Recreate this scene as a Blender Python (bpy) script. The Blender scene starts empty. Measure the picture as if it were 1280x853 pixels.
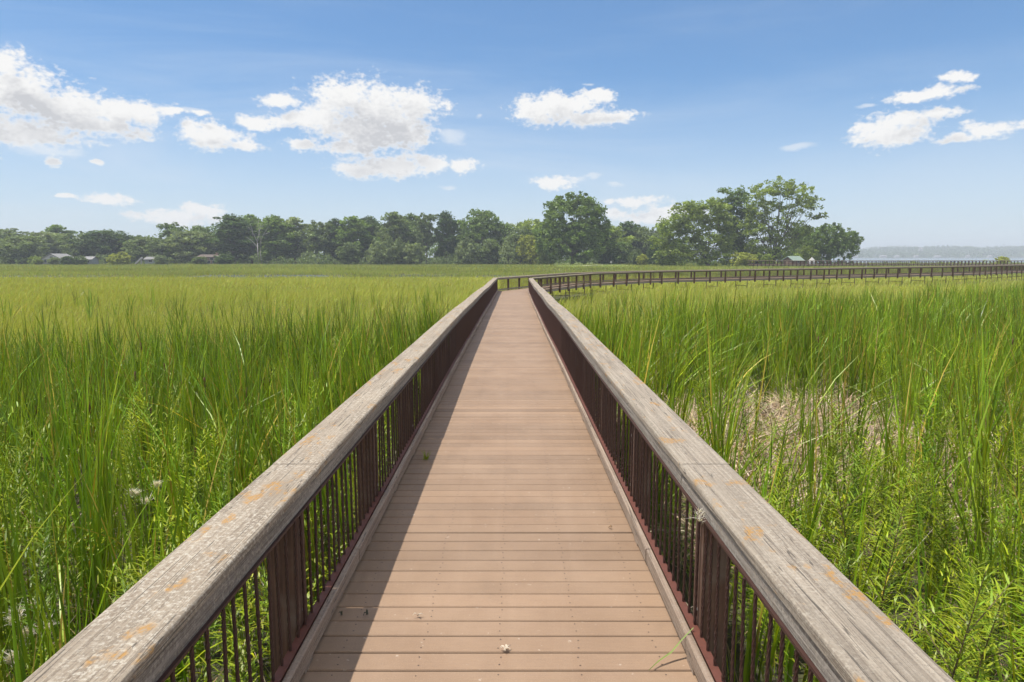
import bpy, math, random
import numpy as np
from mathutils import Vector
R = math.radians
rng = np.random.default_rng(7)
random.seed(7)
scn = bpy.context.scene
COL = scn.collection

# ------------------------------------------------------------------ camera constants
CAMX, EYE, FPX, PITCH = 0.062, 2.0, 830.0, 7.24
HOR = 321.0
SUN_AZ, SUN_EL = -94.0, 70.8            # degrees, azimuth from +Y towards +X
GZ = -1.3                               # marsh ground level

def at(px, Y):                           # x of a thing seen at picture column px, Y metres ahead
    return CAMX + (px - 641.0) / FPX * Y
def ht(py, Y):                           # height of a thing whose top shows at row py, Y metres ahead
    return EYE + (HOR - py) / FPX * Y

# ------------------------------------------------------------------ helpers
def tag(o, label=None, cat=None, group=None, kind=None):
    if label: o['label'] = label
    if cat: o['category'] = cat
    if group: o['group'] = group
    if kind: o['kind'] = kind
    return o
def empty(name, loc=(0, 0, 0), rz=0.0):
    o = bpy.data.objects.new(name, None); COL.objects.link(o)
    o.location = loc; o.rotation_euler = (0, 0, rz); o.empty_display_size = .3
    return o
def link(name, me, parent=None, loc=None):
    o = bpy.data.objects.new(name, me); COL.objects.link(o)
    if parent: o.parent = parent
    if loc is not None: o.location = loc
    return o
def copy_tree(o, parent=None):
    c = o.copy(); COL.objects.link(c)
    if parent: c.parent = parent
    for ch in list(o.children): copy_tree(ch, c)
    return c

def np_mesh(name, V, Q, mats, tint=None, smooth=False):
    me = bpy.data.meshes.new(name)
    V = np.ascontiguousarray(V, dtype=np.float32); Q = np.ascontiguousarray(Q, dtype=np.int32)
    me.vertices.add(len(V)); me.vertices.foreach_set('co', V.ravel())
    k = Q.shape[1]
    me.loops.add(Q.size); me.loops.foreach_set('vertex_index', Q.ravel())
    me.polygons.add(len(Q))
    me.polygons.foreach_set('loop_start', np.arange(0, Q.size, k, dtype=np.int32))
    me.polygons.foreach_set('loop_total', np.full(len(Q), k, dtype=np.int32))
    if smooth: me.polygons.foreach_set('use_smooth', np.ones(len(Q), dtype=bool))
    for m in (mats if isinstance(mats, (list, tuple)) else [mats]): me.materials.append(m)
    if tint is not None:
        a = me.attributes.new('tint', 'FLOAT_COLOR', 'POINT')
        T = np.ones((len(V), 4), dtype=np.float32); T[:, :3] = tint
        a.data.foreach_set('color', T.ravel())
    me.update(calc_edges=True)
    return me

class MB:
    """collects boxes, sweeps and tubes for ONE mesh"""
    def __init__(s): s.v = []; s.f = []; s.mi = []
    def poly(s, pts, faces, mi=0):
        b = len(s.v); s.v += [tuple(p) for p in pts]
        for f in faces: s.f.append([b + i for i in f]); s.mi.append(mi)
    def box(s, x0, x1, y0, y1, z0, z1, mi=0):
        p = [(x0,y0,z0),(x1,y0,z0),(x1,y1,z0),(x0,y1,z0),(x0,y0,z1),(x1,y0,z1),(x1,y1,z1),(x0,y1,z1)]
        s.poly(p, [(3,2,1,0),(4,5,6,7),(0,1,5,4),(1,2,6,5),(2,3,7,6),(3,0,4,7)], mi)
    def obox(s, c, ax, ay, hx, hy, z0, z1, mi=0):   # box on horizontal axes ax, ay round centre c
        p = []
        for z in (z0, z1):
            for a, b in ((-1,-1),(1,-1),(1,1),(-1,1)):
                p.append((c[0]+ax[0]*hx*a+ay[0]*hy*b, c[1]+ax[1]*hx*a+ay[1]*hy*b, z))
        s.poly(p, [(3,2,1,0),(4,5,6,7),(0,1,5,4),(1,2,6,5),(2,3,7,6),(3,0,4,7)], mi)
    def sweep(s, rings, mi=0, closed=True):
        n = len(rings[0]); b = len(s.v)
        for r in rings: s.v += [tuple(p) for p in r]
        for k in range(len(rings)-1):
            for i in range(n):
                j = (i+1) % n
                s.f.append([b+k*n+i, b+k*n+j, b+(k+1)*n+j, b+(k+1)*n+i]); s.mi.append(mi)
        if closed:
            s.f.append([b+i for i in range(n)][::-1]); s.mi.append(mi)
            s.f.append([b+(len(rings)-1)*n+i for i in range(n)]); s.mi.append(mi)
    def tube(s, pts, rad, n=6, mi=0):
        rings = []
        for k, p in enumerate(pts):
            p = Vector(p)
            d = (Vector(pts[min(k+1, len(pts)-1)]) - Vector(pts[max(k-1, 0)]))
            d = d.normalized() if d.length > 1e-9 else Vector((0,0,1))
            a = d.cross(Vector((0,0,1)));
            if a.length < .05: a = d.cross(Vector((1,0,0)))
            a.normalize(); b = d.cross(a)
            r = rad[k] if isinstance(rad, (list, tuple)) else rad
            rings.append([p + a*(r*math.cos(2*math.pi*i/n)) + b*(r*math.sin(2*math.pi*i/n)) for i in range(n)])
        s.sweep(rings, mi)
    def mesh(s, name, mats, smooth=False, fix=True):
        me = bpy.data.meshes.new(name)
        me.from_pydata([tuple(v) for v in s.v], [], s.f)
        for m in (mats if isinstance(mats, (list, tuple)) else [mats]): me.materials.append(m)
        me.polygons.foreach_set('material_index', s.mi)
        if smooth: me.polygons.foreach_set('use_smooth', [True]*len(s.f))
        me.update()
        if fix:
            import bmesh
            bm = bmesh.new(); bm.from_mesh(me); bmesh.ops.recalc_face_normals(bm, faces=bm.faces); bm.to_mesh(me); bm.free()
        return me
    def build(s, name, mats, parent=None, smooth=False):
        return link(name, s.mesh(name, mats, smooth), parent)

# ------------------------------------------------------------------ materials
class NT:
    def __init__(s, tree): s.t = tree
    def n(s, typ, **kw):
        nd = s.t.nodes.new(typ)
        ins = kw.pop('ins', {})
        for k, v in kw.items(): setattr(nd, k, v)
        for k, v in ins.items():
            if hasattr(v, 'is_linked') or isinstance(v, bpy.types.NodeSocket): s.t.links.new(v, nd.inputs[k])
            else: nd.inputs[k].default_value = v
        return nd
    def math(s, op, a, b=None, c=None, clamp=False):
        nd = s.t.nodes.new('ShaderNodeMath'); nd.operation = op; nd.use_clamp = clamp
        for i, v in enumerate((a, b, c)):
            if v is None: continue
            if isinstance(v, bpy.types.NodeSocket): s.t.links.new(v, nd.inputs[i])
            else: nd.inputs[i].default_value = v
        return nd.outputs[0]
    def mix(s, f, a, b, blend='MIX'):
        nd = s.t.nodes.new('ShaderNodeMix'); nd.data_type = 'RGBA'; nd.blend_type = blend
        for i, v in ((0, f), (6, a), (7, b)):
            if isinstance(v, bpy.types.NodeSocket): s.t.links.new(v, nd.inputs[i])
            else: nd.inputs[i].default_value = v if i == 0 else (*v, 1)
        return nd.outputs[2]
    def ramp(s, f, stops):
        nd = s.t.nodes.new('ShaderNodeValToRGB'); e = nd.color_ramp.elements
        while len(e) < len(stops): e.new(.5)
        for el, (p, c) in zip(e, stops):
            el.position = p; el.color = (*c, 1) if isinstance(c, tuple) else (c, c, c, 1)
        s.t.links.new(f, nd.inputs[0]); return nd.outputs[0]
    def noise(s, vec, scale, detail=4, rough=.55, dist=0, out=0):
        nd = s.t.nodes.new('ShaderNodeTexNoise')
        nd.inputs['Scale'].default_value = scale; nd.inputs['Detail'].default_value = detail
        nd.inputs['Roughness'].default_value = rough; nd.inputs['Distortion'].default_value = dist
        if vec is not None: s.t.links.new(vec, nd.inputs['Vector'])
        return nd.outputs[out]
    def map(s, vec, scale=(1,1,1), loc=(0,0,0)):
        nd = s.t.nodes.new('ShaderNodeMapping'); nd.inputs['Scale'].default_value = scale; nd.inputs['Location'].default_value = loc
        s.t.links.new(vec, nd.inputs[0]); return nd.outputs[0]

def mat(name):
    m = bpy.data.materials.new(name); m.use_nodes = True
    nt = NT(m.node_tree); b = m.node_tree.nodes['Principled BSDF']
    return m, nt, b
def coords(nt): return nt.n('ShaderNodeTexCoord').outputs['Object']
def geo_pos(nt): return nt.n('ShaderNodeNewGeometry').outputs['Position']
def bump(nt, b, h, strength, dist):
    nd = nt.n('ShaderNodeBump', ins={'Height': h, 'Strength': strength, 'Distance': dist})
    nt.t.links.new(nd.outputs[0], b.inputs['Normal'])

def simple(name, col, rough=.7, var=.25, scale=6.0, metal=0.0):
    m, nt, b = mat(name)
    n = nt.noise(geo_pos(nt), scale, 5)
    c = nt.mix(n, tuple(x*(1-var) for x in col), tuple(min(1, x*(1+var)) for x in col))
    nt.t.links.new(c, b.inputs['Base Color']); b.inputs['Roughness'].default_value = rough; b.inputs['Metallic'].default_value = metal
    return m

def weathered(name, light, dark, lichen=.5, grain=1.0, crust=.5):
    m, nt, b = mat(name)
    p = geo_pos(nt)
    g1 = nt.noise(nt.map(p, (105, 1.5, 105)), 1.0, 6, .65, .4)            # grain drawn along the boards
    g2 = nt.noise(nt.map(p, (14, .9, 14)), 1.0, 4, .6)
    c = nt.mix(nt.ramp(g1, [(.32, 0.), (.68, 1.)]), dark, light)
    c = nt.mix(nt.math('MULTIPLY', nt.ramp(g2, [(.45, 0.), (.75, 1.)]), .55), c, tuple(x*.6 for x in dark))
    cr = nt.noise(p, 55, 8, .75)                                        # pale crust
    patch = nt.noise(nt.map(p, (5, 2.2, 5), (3, 1, 0)), 1.0, 3, .6)
    crm = nt.math('MULTIPLY', nt.ramp(cr, [(.5, 0.), (.58, 1.)]), nt.ramp(patch, [(.30, 0.), (.56, crust)]))
    c = nt.mix(crm, c, (.46, .42, .35))
    ck = nt.noise(nt.map(p, (26, .55, 26), (2, 5, 1)), 1.0, 2, .5)           # long drying checks
    ckm = nt.math('LESS_THAN', nt.math('ABSOLUTE', nt.math('SUBTRACT', ck, .5)), .006)
    c = nt.mix(nt.math('MULTIPLY', ckm, .75), c, (.06, .05, .04))
    pits = nt.noise(p, 85, 4, .7)
    c = nt.mix(nt.math('MULTIPLY', nt.ramp(pits, [(.56, 0.), (.64, 1.)]), .35), c, (.09, .075, .06))
    l1 = nt.noise(nt.map(p, (10.0, 5.0, 10.0), (9, 4, 2)), 1.0, 3, .55)        # orange lichen in small patches
    l2 = nt.noise(p, 55, 6, .75)
    lm = nt.math('MULTIPLY', nt.ramp(l1, [(.59, 0.), (.65, 1.)]), nt.ramp(l2, [(.42, 0.), (.56, 1.)]))
    lm = nt.math('MULTIPLY', lm, lichen)
    c = nt.mix(lm, c, (.36, .19, .04))
    nt.t.links.new(c, b.inputs['Base Color']); b.inputs['Roughness'].default_value = .88
    h = nt.math('ADD', nt.math('MULTIPLY', g1, grain), nt.math('ADD', nt.math('MULTIPLY', cr, .9), nt.math('MULTIPLY', pits, -.3)))
    bump(nt, b, h, .75, .006)
    return m

def leafmat(name, col, trans=.45, var=.35, gloss=.06, tintattr=True, rough=.45, scale=.25):
    m, nt, b = mat(name)
    t = nt.t
    if tintattr:
        c = nt.mix(1.0, nt.n('ShaderNodeAttribute', attribute_name='tint').outputs['Color'], col, 'MULTIPLY')
    else:
        c = nt.mix(0.0, col, col)
    n = nt.noise(geo_pos(nt), scale, 4, .6)
    c = nt.mix(nt.ramp(n, [(.35, 0.), (.68, 1.)]), c, nt.mix(1.0, c, (1-var, 1-var*.85, 1-var*.6), 'MULTIPLY'))
    d = nt.n('ShaderNodeBsdfDiffuse', ins={'Color': c})
    tc = nt.mix(1.0, c, (1.25, 1.2, .55), 'MULTIPLY')
    tr = nt.n('ShaderNodeBsdfTranslucent', ins={'Color': tc})
    mx = nt.n('ShaderNodeMixShader', ins={0: trans, 1: d.outputs[0], 2: tr.outputs[0]})
    gl = nt.n('ShaderNodeBsdfGlossy', ins={'Color': (1, 1, 1, 1), 'Roughness': rough})
    mx2 = nt.n('ShaderNodeMixShader', ins={0: gloss, 1: mx.outputs[0], 2: gl.outputs[0]})
    t.links.new(mx2.outputs[0], t.nodes['Material Output'].inputs['Surface'])
    return m

M = {}
M['cap_left'] = weathered('weathered_cap_timber_crusted', (.38, .325, .25), (.185, .14, .10), .9, 1.0, .8)
M['cap_right'] = weathered('weathered_cap_timber_grained', (.40, .345, .275), (.175, .14, .105), .85, 1.5, .4)
M['face'] = weathered('weathered_face_timber', (.34, .31, .27), (.13, .105, .085), .12, 1.3, .5)
M['kerb'] = weathered('kerb_timber', (.38, .29, .22), (.2, .14, .10), .05, 1.2, .3)
M['steel'] = simple('brown_oxide_steel', (.042, .015, .010), .6, .35, 40)
M['steel_bar'] = simple('red_oxide_steel_bar', (.105, .032, .019), .65, .35, 30)
def postmat():
    m, nt, b = mat('stained_post_timber')
    p = geo_pos(nt)
    g = nt.noise(nt.map(p, (60, 60, 2.2)), 1.0, 5, .6, .5)
    w = nt.noise(p, 4, 3)
    c = nt.mix(nt.ramp(g, [(.3, 0.), (.7, 1.)]), (.058, .027, .017), (.15, .08, .05))
    c = nt.mix(nt.math('MULTIPLY', nt.ramp(w, [(.5, 0.), (.7, 1.)]), .4), c, (.24, .2, .16))
    nt.t.links.new(c, b.inputs['Base Color']); b.inputs['Roughness'].default_value = .8
    bump(nt, b, g, .5, .004); return m
M['post'] = postmat()
def deckmat():
    m, nt, b = mat('composite_deck_boards')
    p = geo_pos(nt)
    tint = nt.n('ShaderNodeAttribute', attribute_name='tint').outputs['Color']
    n1 = nt.noise(nt.map(p, (1.6, 1.1, 1)), 1.0, 5, .6)
    n2 = nt.noise(nt.map(p, (6, 90, 1)), 1.0, 4, .6)
    n3 = nt.noise(p, 160, 3, .6)
    c = nt.mix(nt.ramp(n1, [(.3, 0.), (.72, 1.)]), (.228, .146, .088), (.290, .195, .125))
    c = nt.mix(nt.math('MULTIPLY', nt.ramp(n2, [(.4, 0.), (.7, 1.)]), .22), c, (.165, .105, .07))
    c = nt.mix(nt.math('MULTIPLY', nt.ramp(n3, [(.5, 0.), (.7, 1.)]), .25), c, (.40, .30, .225))
    c = nt.mix(1.0, c, tint, 'MULTIPLY')
    # pale dust and worn streaks down the walking line
    st = nt.noise(nt.map(p, (9, .25, 1), (4, 2, 0)), 1.0, 5, .7)
    c = nt.mix(nt.math('MULTIPLY', nt.ramp(st, [(.52, 0.), (.72, 1.)]), .05), c, (.5, .37, .27))
    so_ = nt.noise(nt.map(p, (2.2, 1.4, 1), (11, 3, 0)), 1.0, 6, .7)
    c = nt.mix(nt.math('MULTIPLY', nt.ramp(so_, [(.54, 0.), (.72, 1.)]), .30), c, (.15, .105, .07))
    sp = nt.noise(nt.map(p, (1, 1, 1), (7, 3, 0)), 26, 2, .5)
    c = nt.mix(nt.math('MULTIPLY', nt.ramp(sp, [(.70, 0.), (.75, 1.)]), .35), c, (.6, .52, .44))
    nt.t.links.new(c, b.inputs['Base Color']); b.inputs['Roughness'].default_value = .62
    bump(nt, b, nt.math('ADD', n2, nt.math('MULTIPLY', n3, .5)), .25, .002)
    return m
M['deck'] = deckmat()
M['screw'] = simple('deck_screw_heads', (.05, .03, .022), .5, .2)
M['joist'] = simple('treated_joist_timber', (.14, .095, .065), .85, .3, 8)
M['fascia'] = weathered('deck_fascia_timber', (.36, .32, .27), (.18, .15, .12), .0, 1.0, .3)
M['bolt'] = simple('galvanised_bolt', (.45, .44, .42), .45, .2, 20, .6)
M['soil'] = simple('tree_bark_brown', (.13, .10, .075), .9, .4, 2)
M['bark_pale'] = simple('bleached_bark', (.34, .33, .30), .85, .25, 2)
M['bark'] = M['soil']
M['reed'] = leafmat('cattail_leaf', (.205, .300, .014), .20, .30, .032, rough=.4)
M['sedge'] = leafmat('sedge_leaf', (.42, .445, .085), .30, .18, .012, scale=.06)
M['shorereed'] = leafmat('shore_reed_leaf', (.34, .385, .09), .32, .28, .012, scale=.035)
M['weed'] = leafmat('weed_leaf', (.29, .36, .02), .26, .30, .025, scale=.8)
M['litter'] = leafmat('dead_reed_straw', (.52, .42, .285), .1, .35, .03, scale=1.2)
M['stalk'] = simple('green_stalk', (.12, .17, .03), .6, .3, 8)
M['redstalk'] = simple('brown_stem', (.14, .10, .045), .7, .3, 8)
M['spike'] = simple('cattail_spike_brown', (.12, .065, .03), .95, .4, 60)
M['fluff'] = leafmat('seed_fluff', (.74, .69, .62), .4, .15, .0, tintattr=False)
for k, c in dict(crown_dark=(.036, .058, .018), crown_mid=(.062, .092, .022), crown_light=(.105, .135, .028), crown_yellow=(.145, .158, .03),
                 crown_grey=(.090, .112, .05), crown_olive=(.068, .090, .034)).items():
    M[k] = leafmat(k + '_foliage', tuple(x*2.75 for x in c), .36, .28, .015, scale=.10)

# ------------------------------------------------------------------ ground, water, hills
def groundmat():
    m, nt, b = mat('marsh_ground_soil_and_thatch')
    p = geo_pos(nt)
    n = nt.noise(p, .16, 5, .6); n2 = nt.noise(p, 3.5, 6, .65)
    c = nt.mix(nt.ramp(n, [(.35, 0.), (.65, 1.)]), (.055, .06, .022), (.085, .085, .03))
    c = nt.mix(nt.ramp(n2, [(.4, 0.), (.66, 1.)]), c, (.035, .03, .02))
    nt.t.links.new(c, b.inputs['Base Color']); b.inputs['Roughness'].default_value = .95
    bump(nt, b, n2, .8, .1); return m
g = MB(); S = 3600
g.poly([(-S,-S,GZ),(S,-S,GZ),(S,S,GZ),(-S,S,GZ)], [(0,1,2,3)])
tag(g.build('marsh_ground', groundmat()), kind='structure')

def watermat(name, col, rough, sc):
    m, nt, b = mat(name)
    p = geo_pos(nt)
    n = nt.noise(nt.map(p, sc), 1.0, 4, .6)
    b.inputs['Base Color'].default_value = (*col, 1); b.inputs['Roughness'].default_value = rough; b.inputs['IOR'].default_value = 1.33
    bump(nt, b, n, .9, .25); return m
wm = watermat('marsh_pond_water', (.06, .065, .045), .18, (2.2, 3.0, 1))
lm_ = watermat('lake_water', (.05, .07, .08), .12, (.05, .2, 1))
def sheet(name, pts, z, m):
    s = MB(); s.poly([(x, y, z) for x, y in pts], [tuple(range(len(pts)))]); o = s.build(name, m); tag(o, kind='structure'); return o
def wavy(x0, x1, ya, yb, n, amp, seed):
    r = random.Random(seed)
    a = [(x0+(x1-x0)*i/n, ya+amp*r.uniform(-1, 1)) for i in range(n+1)]
    b = [(x0+(x1-x0)*i/n, yb+amp*r.uniform(-1, 1)) for i in range(n+1)]
    return a + b[::-1]
PONDS = [(-86, -61, 107, 116), (-53, -27, 104, 119), (-22, -9, 110, 122), (-6, 9, 104, 115)]
for i_, (a_, b_, c_, d_) in enumerate(PONDS): sheet('pond_water', wavy(a_, b_, c_, d_, 14, 2.0, 3+i_), GZ+.03, wm)
sheet('inlet_water', wavy(3, 24, 146, 154, 12, 1.5, 5), GZ+.03, wm)
sheet('lake_water', [(120, 330), (200, 290), (420, 300), (2900, 420), (2900, 1720), (330, 1720), (180, 900)], GZ+.02, lm_)

# ------------------------------------------------------------------ boardwalk geometry
def smooth(t): t = max(0., min(1., t)); return t*t*(3-2*t)
def cx(D): return .12*(max(0., D-8)/34)**2
def dz(D): return -.20*smooth((D-7)/34) + .010*math.sin(D*.55+1.)*smooth((D-4)/6)
END = 43.0
# near (right-hand) rail line of the bending branch, then its centre line by mitred offset
NEAR = [(1.17, 42.4, -.20), (6.5, 54.4, -.20), (13.0, 60.8, -.17), (53.9, 78.2, .04), (92.0, 106.8, .06)]
def offset_line(P, d):
    out = []
    for i, p in enumerate(P):
        ns = []
        for a, b in ((i-1, i), (i, i+1)):
            if a < 0 or b >= len(P): continue
            t = Vector((P[b][0]-P[a][0], P[b][1]-P[a][1])).normalized(); ns.append(Vector((-t.y, t.x)))
        n = (ns[0]+ns[-1]).normalized(); k = d/ max(.3, n.dot(ns[0]))
        out.append((p[0]+n.x*k, p[1]+n.y*k, p[2]))
    return out
BRANCH = offset_line(NEAR, 1.02)
SECOND = [(51.0, 143.0, .32), (75.0, 147.5, .30), (135.0, 157.0, .25)]

class Line:
    """a centre line: pos(s) -> point, normal(s) -> unit vector to the walker's right"""
    def __init__(s, pts):
        s.p = [Vector(p) for p in pts]; s.d = [0.]
        for a, b in zip(s.p, s.p[1:]): s.d.append(s.d[-1] + (Vector((b.x, b.y)) - Vector((a.x, a.y))).length)
        s.L = s.d[-1]
    def seg(s, t):
        for i in range(len(s.p)-1):
            if t <= s.d[i+1] or i == len(s.p)-2: return i
    def pos(s, t):
        i = s.seg(t); k = (t-s.d[i])/(s.d[i+1]-s.d[i]); return s.p[i].lerp(s.p[i+1], k)
    def nrm(s, t, soft=.05):
        out = Vector((0, 0))
        for tt in (t-soft, t+soft):
            i = s.seg(max(0, min(s.L, tt))); e = s.p[i+1]-s.p[i]; e = Vector((e.x, e.y)).normalized(); out += Vector((e.y, -e.x))
        out.normalize(); return out
    def miter(s, t, soft=.05):
        i = s.seg(max(0, t-soft)); e = s.p[i+1]-s.p[i]; n0 = Vector((e.y, -e.x)).normalized()
        return 1/max(.5, s.nrm(t, soft).dot(n0))
class MainLine:
    L = END
    def pos(s, t): return Vector((cx(t), t, dz(t)))
    def nrm(s, t, soft=0):
        e = Vector((cx(t+.1)-cx(t-.1), .2)).normalized(); return Vector((e.y, -e.x))
    def miter(s, t, soft=0): return 1.
main, branch, second = MainLine(), Line(BRANCH), Line(SECOND)

wob = {}
def jit(key, a):
    r = random.Random(hash(key) & 0xffff); return r.uniform(-a, a)
def section_ring(line, t, side, sec, dzz=0.0, du=0.0):
    p = line.pos(t); n = line.nrm(t)*line.miter(t)
    return [(p.x+n.x*side*(u+du), p.y+n.y*side*(u+du), p.z+z+dzz) for u, z in sec]
def sweep_section(mb, line, t0, t1, side, sec, step=.6, sag=None, mi=0):
    ts = [t0]; k = max(1, int(round((t1-t0)/step)))
    ts = [t0+(t1-t0)*i/k for i in range(k+1)]
    if isinstance(line, Line):
        for d in line.d[1:-1]:
            if t0+.02 < d < t1-.02: ts.append(d)
        ts.sort()
    rings = [section_ring(line, t, side, sec, sag(t) if sag else 0.) for t in ts]
    mb.sweep(rings, mi)
def rect(u0, u1, z0, z1, b=0.0):
    if b <= 0: return [(u0,z0),(u1,z0),(u1,z1),(u0,z1)]
    return [(u0,z0),(u1,z0),(u1,z1-b),(u1-b*.35,z1-b*.35),(u1-b,z1),(u0+b,z1),(u0+b*.35,z1-b*.35),(u0,z1-b)]

# --- twisted baluster, one mesh shared by every upright
def baluster_mesh():
    mb = MB(); n = 26; rings = []
    for k in range(n+1):
        z = .128 + (.726-.128)*k/n; a = k*.55
        rr = .0088 if k % 2 else .0072
        rings.append([(rr*math.cos(a+math.pi*i/3), rr*math.sin(a+math.pi*i/3), z) for i in range(6)])
    mb.sweep(rings); return mb.mesh('baluster', M['steel'])
BAL = baluster_mesh()

def railing(line, side, label, capmat, posts, t0, t1, caplen, detail, group='boardwalk railings', balus=None, cap0=None):
    p0 = line.pos(max(0, t0)); root = empty('boardwalk_railing', (0, 0, 0))
    tag(root, label, 'railing', group)
    sk = random.Random(side*11 + int(t1*7))
    wl = [sk.uniform(-.010, .010) for _ in range(80)]
    def sag(t):
        if not detail: return 0.
        u = (t+8)/2.9; i = int(u); f = u-i; f = f*f*(3-2*f); amp = .35 + .75*smooth((t-6)/12)
        return (wl[i % 80]*(1-f)+wl[(i+1) % 80]*f)*amp
    # cap boards
    t = t0 if cap0 is None else cap0; k = 0
    while t < t1-.05:
        e = min(t+caplen, t1)
        if t1-e < .5: e = t1
        mb = MB(); j = sk.uniform(-.004, .004) if detail else 0
        sweep_section(mb, line, t+.004, e-.004, side, rect(.998+j, 1.272+j, .818, .86, .012), .45 if detail else 30, sag)
        mb.build('cap_board', capmat, root)
        mb = MB(); sweep_section(mb, line, t+.004, e-.004, side, rect(1.005, 1.045, .738, .8165, .006 if detail else 0), .45 if detail else 30, sag)
        mb.build('face_board', M['face'], root)
        t = e; k += 1
    # steel bars and kerb
    mb = MB(); sweep_section(mb, line, t0, t1, side, rect(.992, 1.040, .724, .7365), .6 if detail else 30, sag); mb.build('top_bar', M['steel'], root)
    mb = MB(); sweep_section(mb, line, t0, t1, side, rect(.969, 1.0105, .1225, .1295), .6 if detail else 30)
    if detail: sweep_section(mb, line, t0, t1, side, rect(1.0045, 1.0105, .040, .1223), .6)
    mb.build('bottom_bar', M['steel_bar'], root)
    t = t0
    while t < t1-.05:
        e = min(t+3.55, t1)
        mb = MB(); sweep_section(mb, line, t+.004, e-.004, side, rect(.93+(jit((t, side, 3), .004) if detail else 0), .968, .036, .120, .006 if detail else 0), .6 if detail else 30)
        if detail:
            q = t+.3
            while q < e-.2:
                sweep_section(mb, line, q, q+.12, side, rect(.934, .964, .0015, .0355), 1); q += 1.06
        mb.build('kerb_board', M['kerb'] if detail else M['fascia'], root); t = e
    # posts
    for tp in posts:
        p = line.pos(tp); n = line.nrm(tp)*line.miter(tp); ax = n.normalized(); ay = (-ax.y, ax.x)
        u = 1.084; c = (p.x+n.x*side*u, p.y+n.y*side*u)
        mb = MB(); hw = .0695 if detail else .055; jz = jit((tp, side), .01)
        mb.obox(c, ax, ay, hw, hw, GZ-.05 if detail else p.z-.34, p.z+.722)
        o = mb.build('post', M['post'], root)
        if detail and tp < 14:
            for z in (.60, .20):
                b = MB()
                cc = (p.x+n.x*side*1.012, p.y)
                b.sweep([[(cc[0]+side*d, cc[1]+.012*math.cos(a*math.pi/3), p.z+z+.012*math.sin(a*math.pi/3)) for a in range(6)] for d in (.004, -.008)])
                b.build('bolt', M['bolt'], o)
    # uprights
    if balus:
        lo, hi, step, nmax = balus
        ts = np.arange(lo, hi, step); mbv, mbf, base = [], [], 0; cnt = 0
        bv = np.array([v.co[:] for v in BAL.vertices]); bq = [tuple(p.vertices) for p in BAL.polygons]
        far = MB()
        for tb in ts:
            p = line.pos(tb); n = line.nrm(tb)*line.miter(tb); x, y = p.x+n.x*side*.999, p.y+n.y*side*.999
            if tb > 1.0 and cnt < nmax:
                o = link('baluster', BAL, root, (x, y, p.z)); o.rotation_euler = (jit((tb, 1), .012), jit((tb, 2), .012), tb*7); cnt += 1
            else:
                r_ = .0075
                far.sweep([[(x+r_*math.cos(a*math.pi/2), y+r_*math.sin(a*math.pi/2), z) for a in range(4)] for z in (p.z+.128, p.z+.726)])
        o = far.build('baluster', M['steel'], root); tag(o, kind='stuff')
    return root

mposts = [3.22 - 1.88*k for k in range(3, 0, -1)] + [3.22+1.88*k for k in range(0, 21)] + [END-.06]
RL = railing(main, -1, 'railing with crusty weathered cap and brown balusters, its shadow falls on the deck', M['cap_left'], mposts, -3.0, END, 3.6, True,
        balus=(-2.9, END-.1, .115, 100), cap0=3.57-7.2)
RR = railing(main, 1, 'railing with straight-grained grey cap, brown balusters and dry tuft caught under the cap', M['cap_right'], mposts, -3.0, 42.2, 3.6, True,
        balus=(-2.9, 42.1, .115, 100), cap0=3.57-7.2)
def post_list(line, side, s):
    return [t for t in np.arange(.9, line.L, s)]
bp = [1.9+1.83*k for k in range(0, int((branch.L-2.5)/1.83))]
railing(branch, 1, 'railing on the reed side of the bending far boardwalk, dark posts under a pale cap', M['cap_right'], bp, .3, branch.L, 3.66, False, balus=(.4, branch.L, .115, 0))
railing(branch, -1, 'railing on the shore side of the bending far boardwalk, from the facing corner onward', M['cap_left'], [b-.5 for b in bp], -.35, branch.L, 3.66, False, balus=(0, branch.L, .115, 0))
sp_ = [.2+.92*k for k in range(0, int(second.L/.92))]
for sd, lb in ((1, 'distant grey railing starting below the airy tree, front side of the far walk'), (-1, 'distant grey railing, back side of the far walk below the trees')):
    railing(second, sd, lb, M['cap_left'], [t+(0 if sd > 0 else .4) for t in sp_], 0, second.L, 7.3, False, group='far boardwalk railings', balus=(0, second.L, .3, 0))

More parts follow.
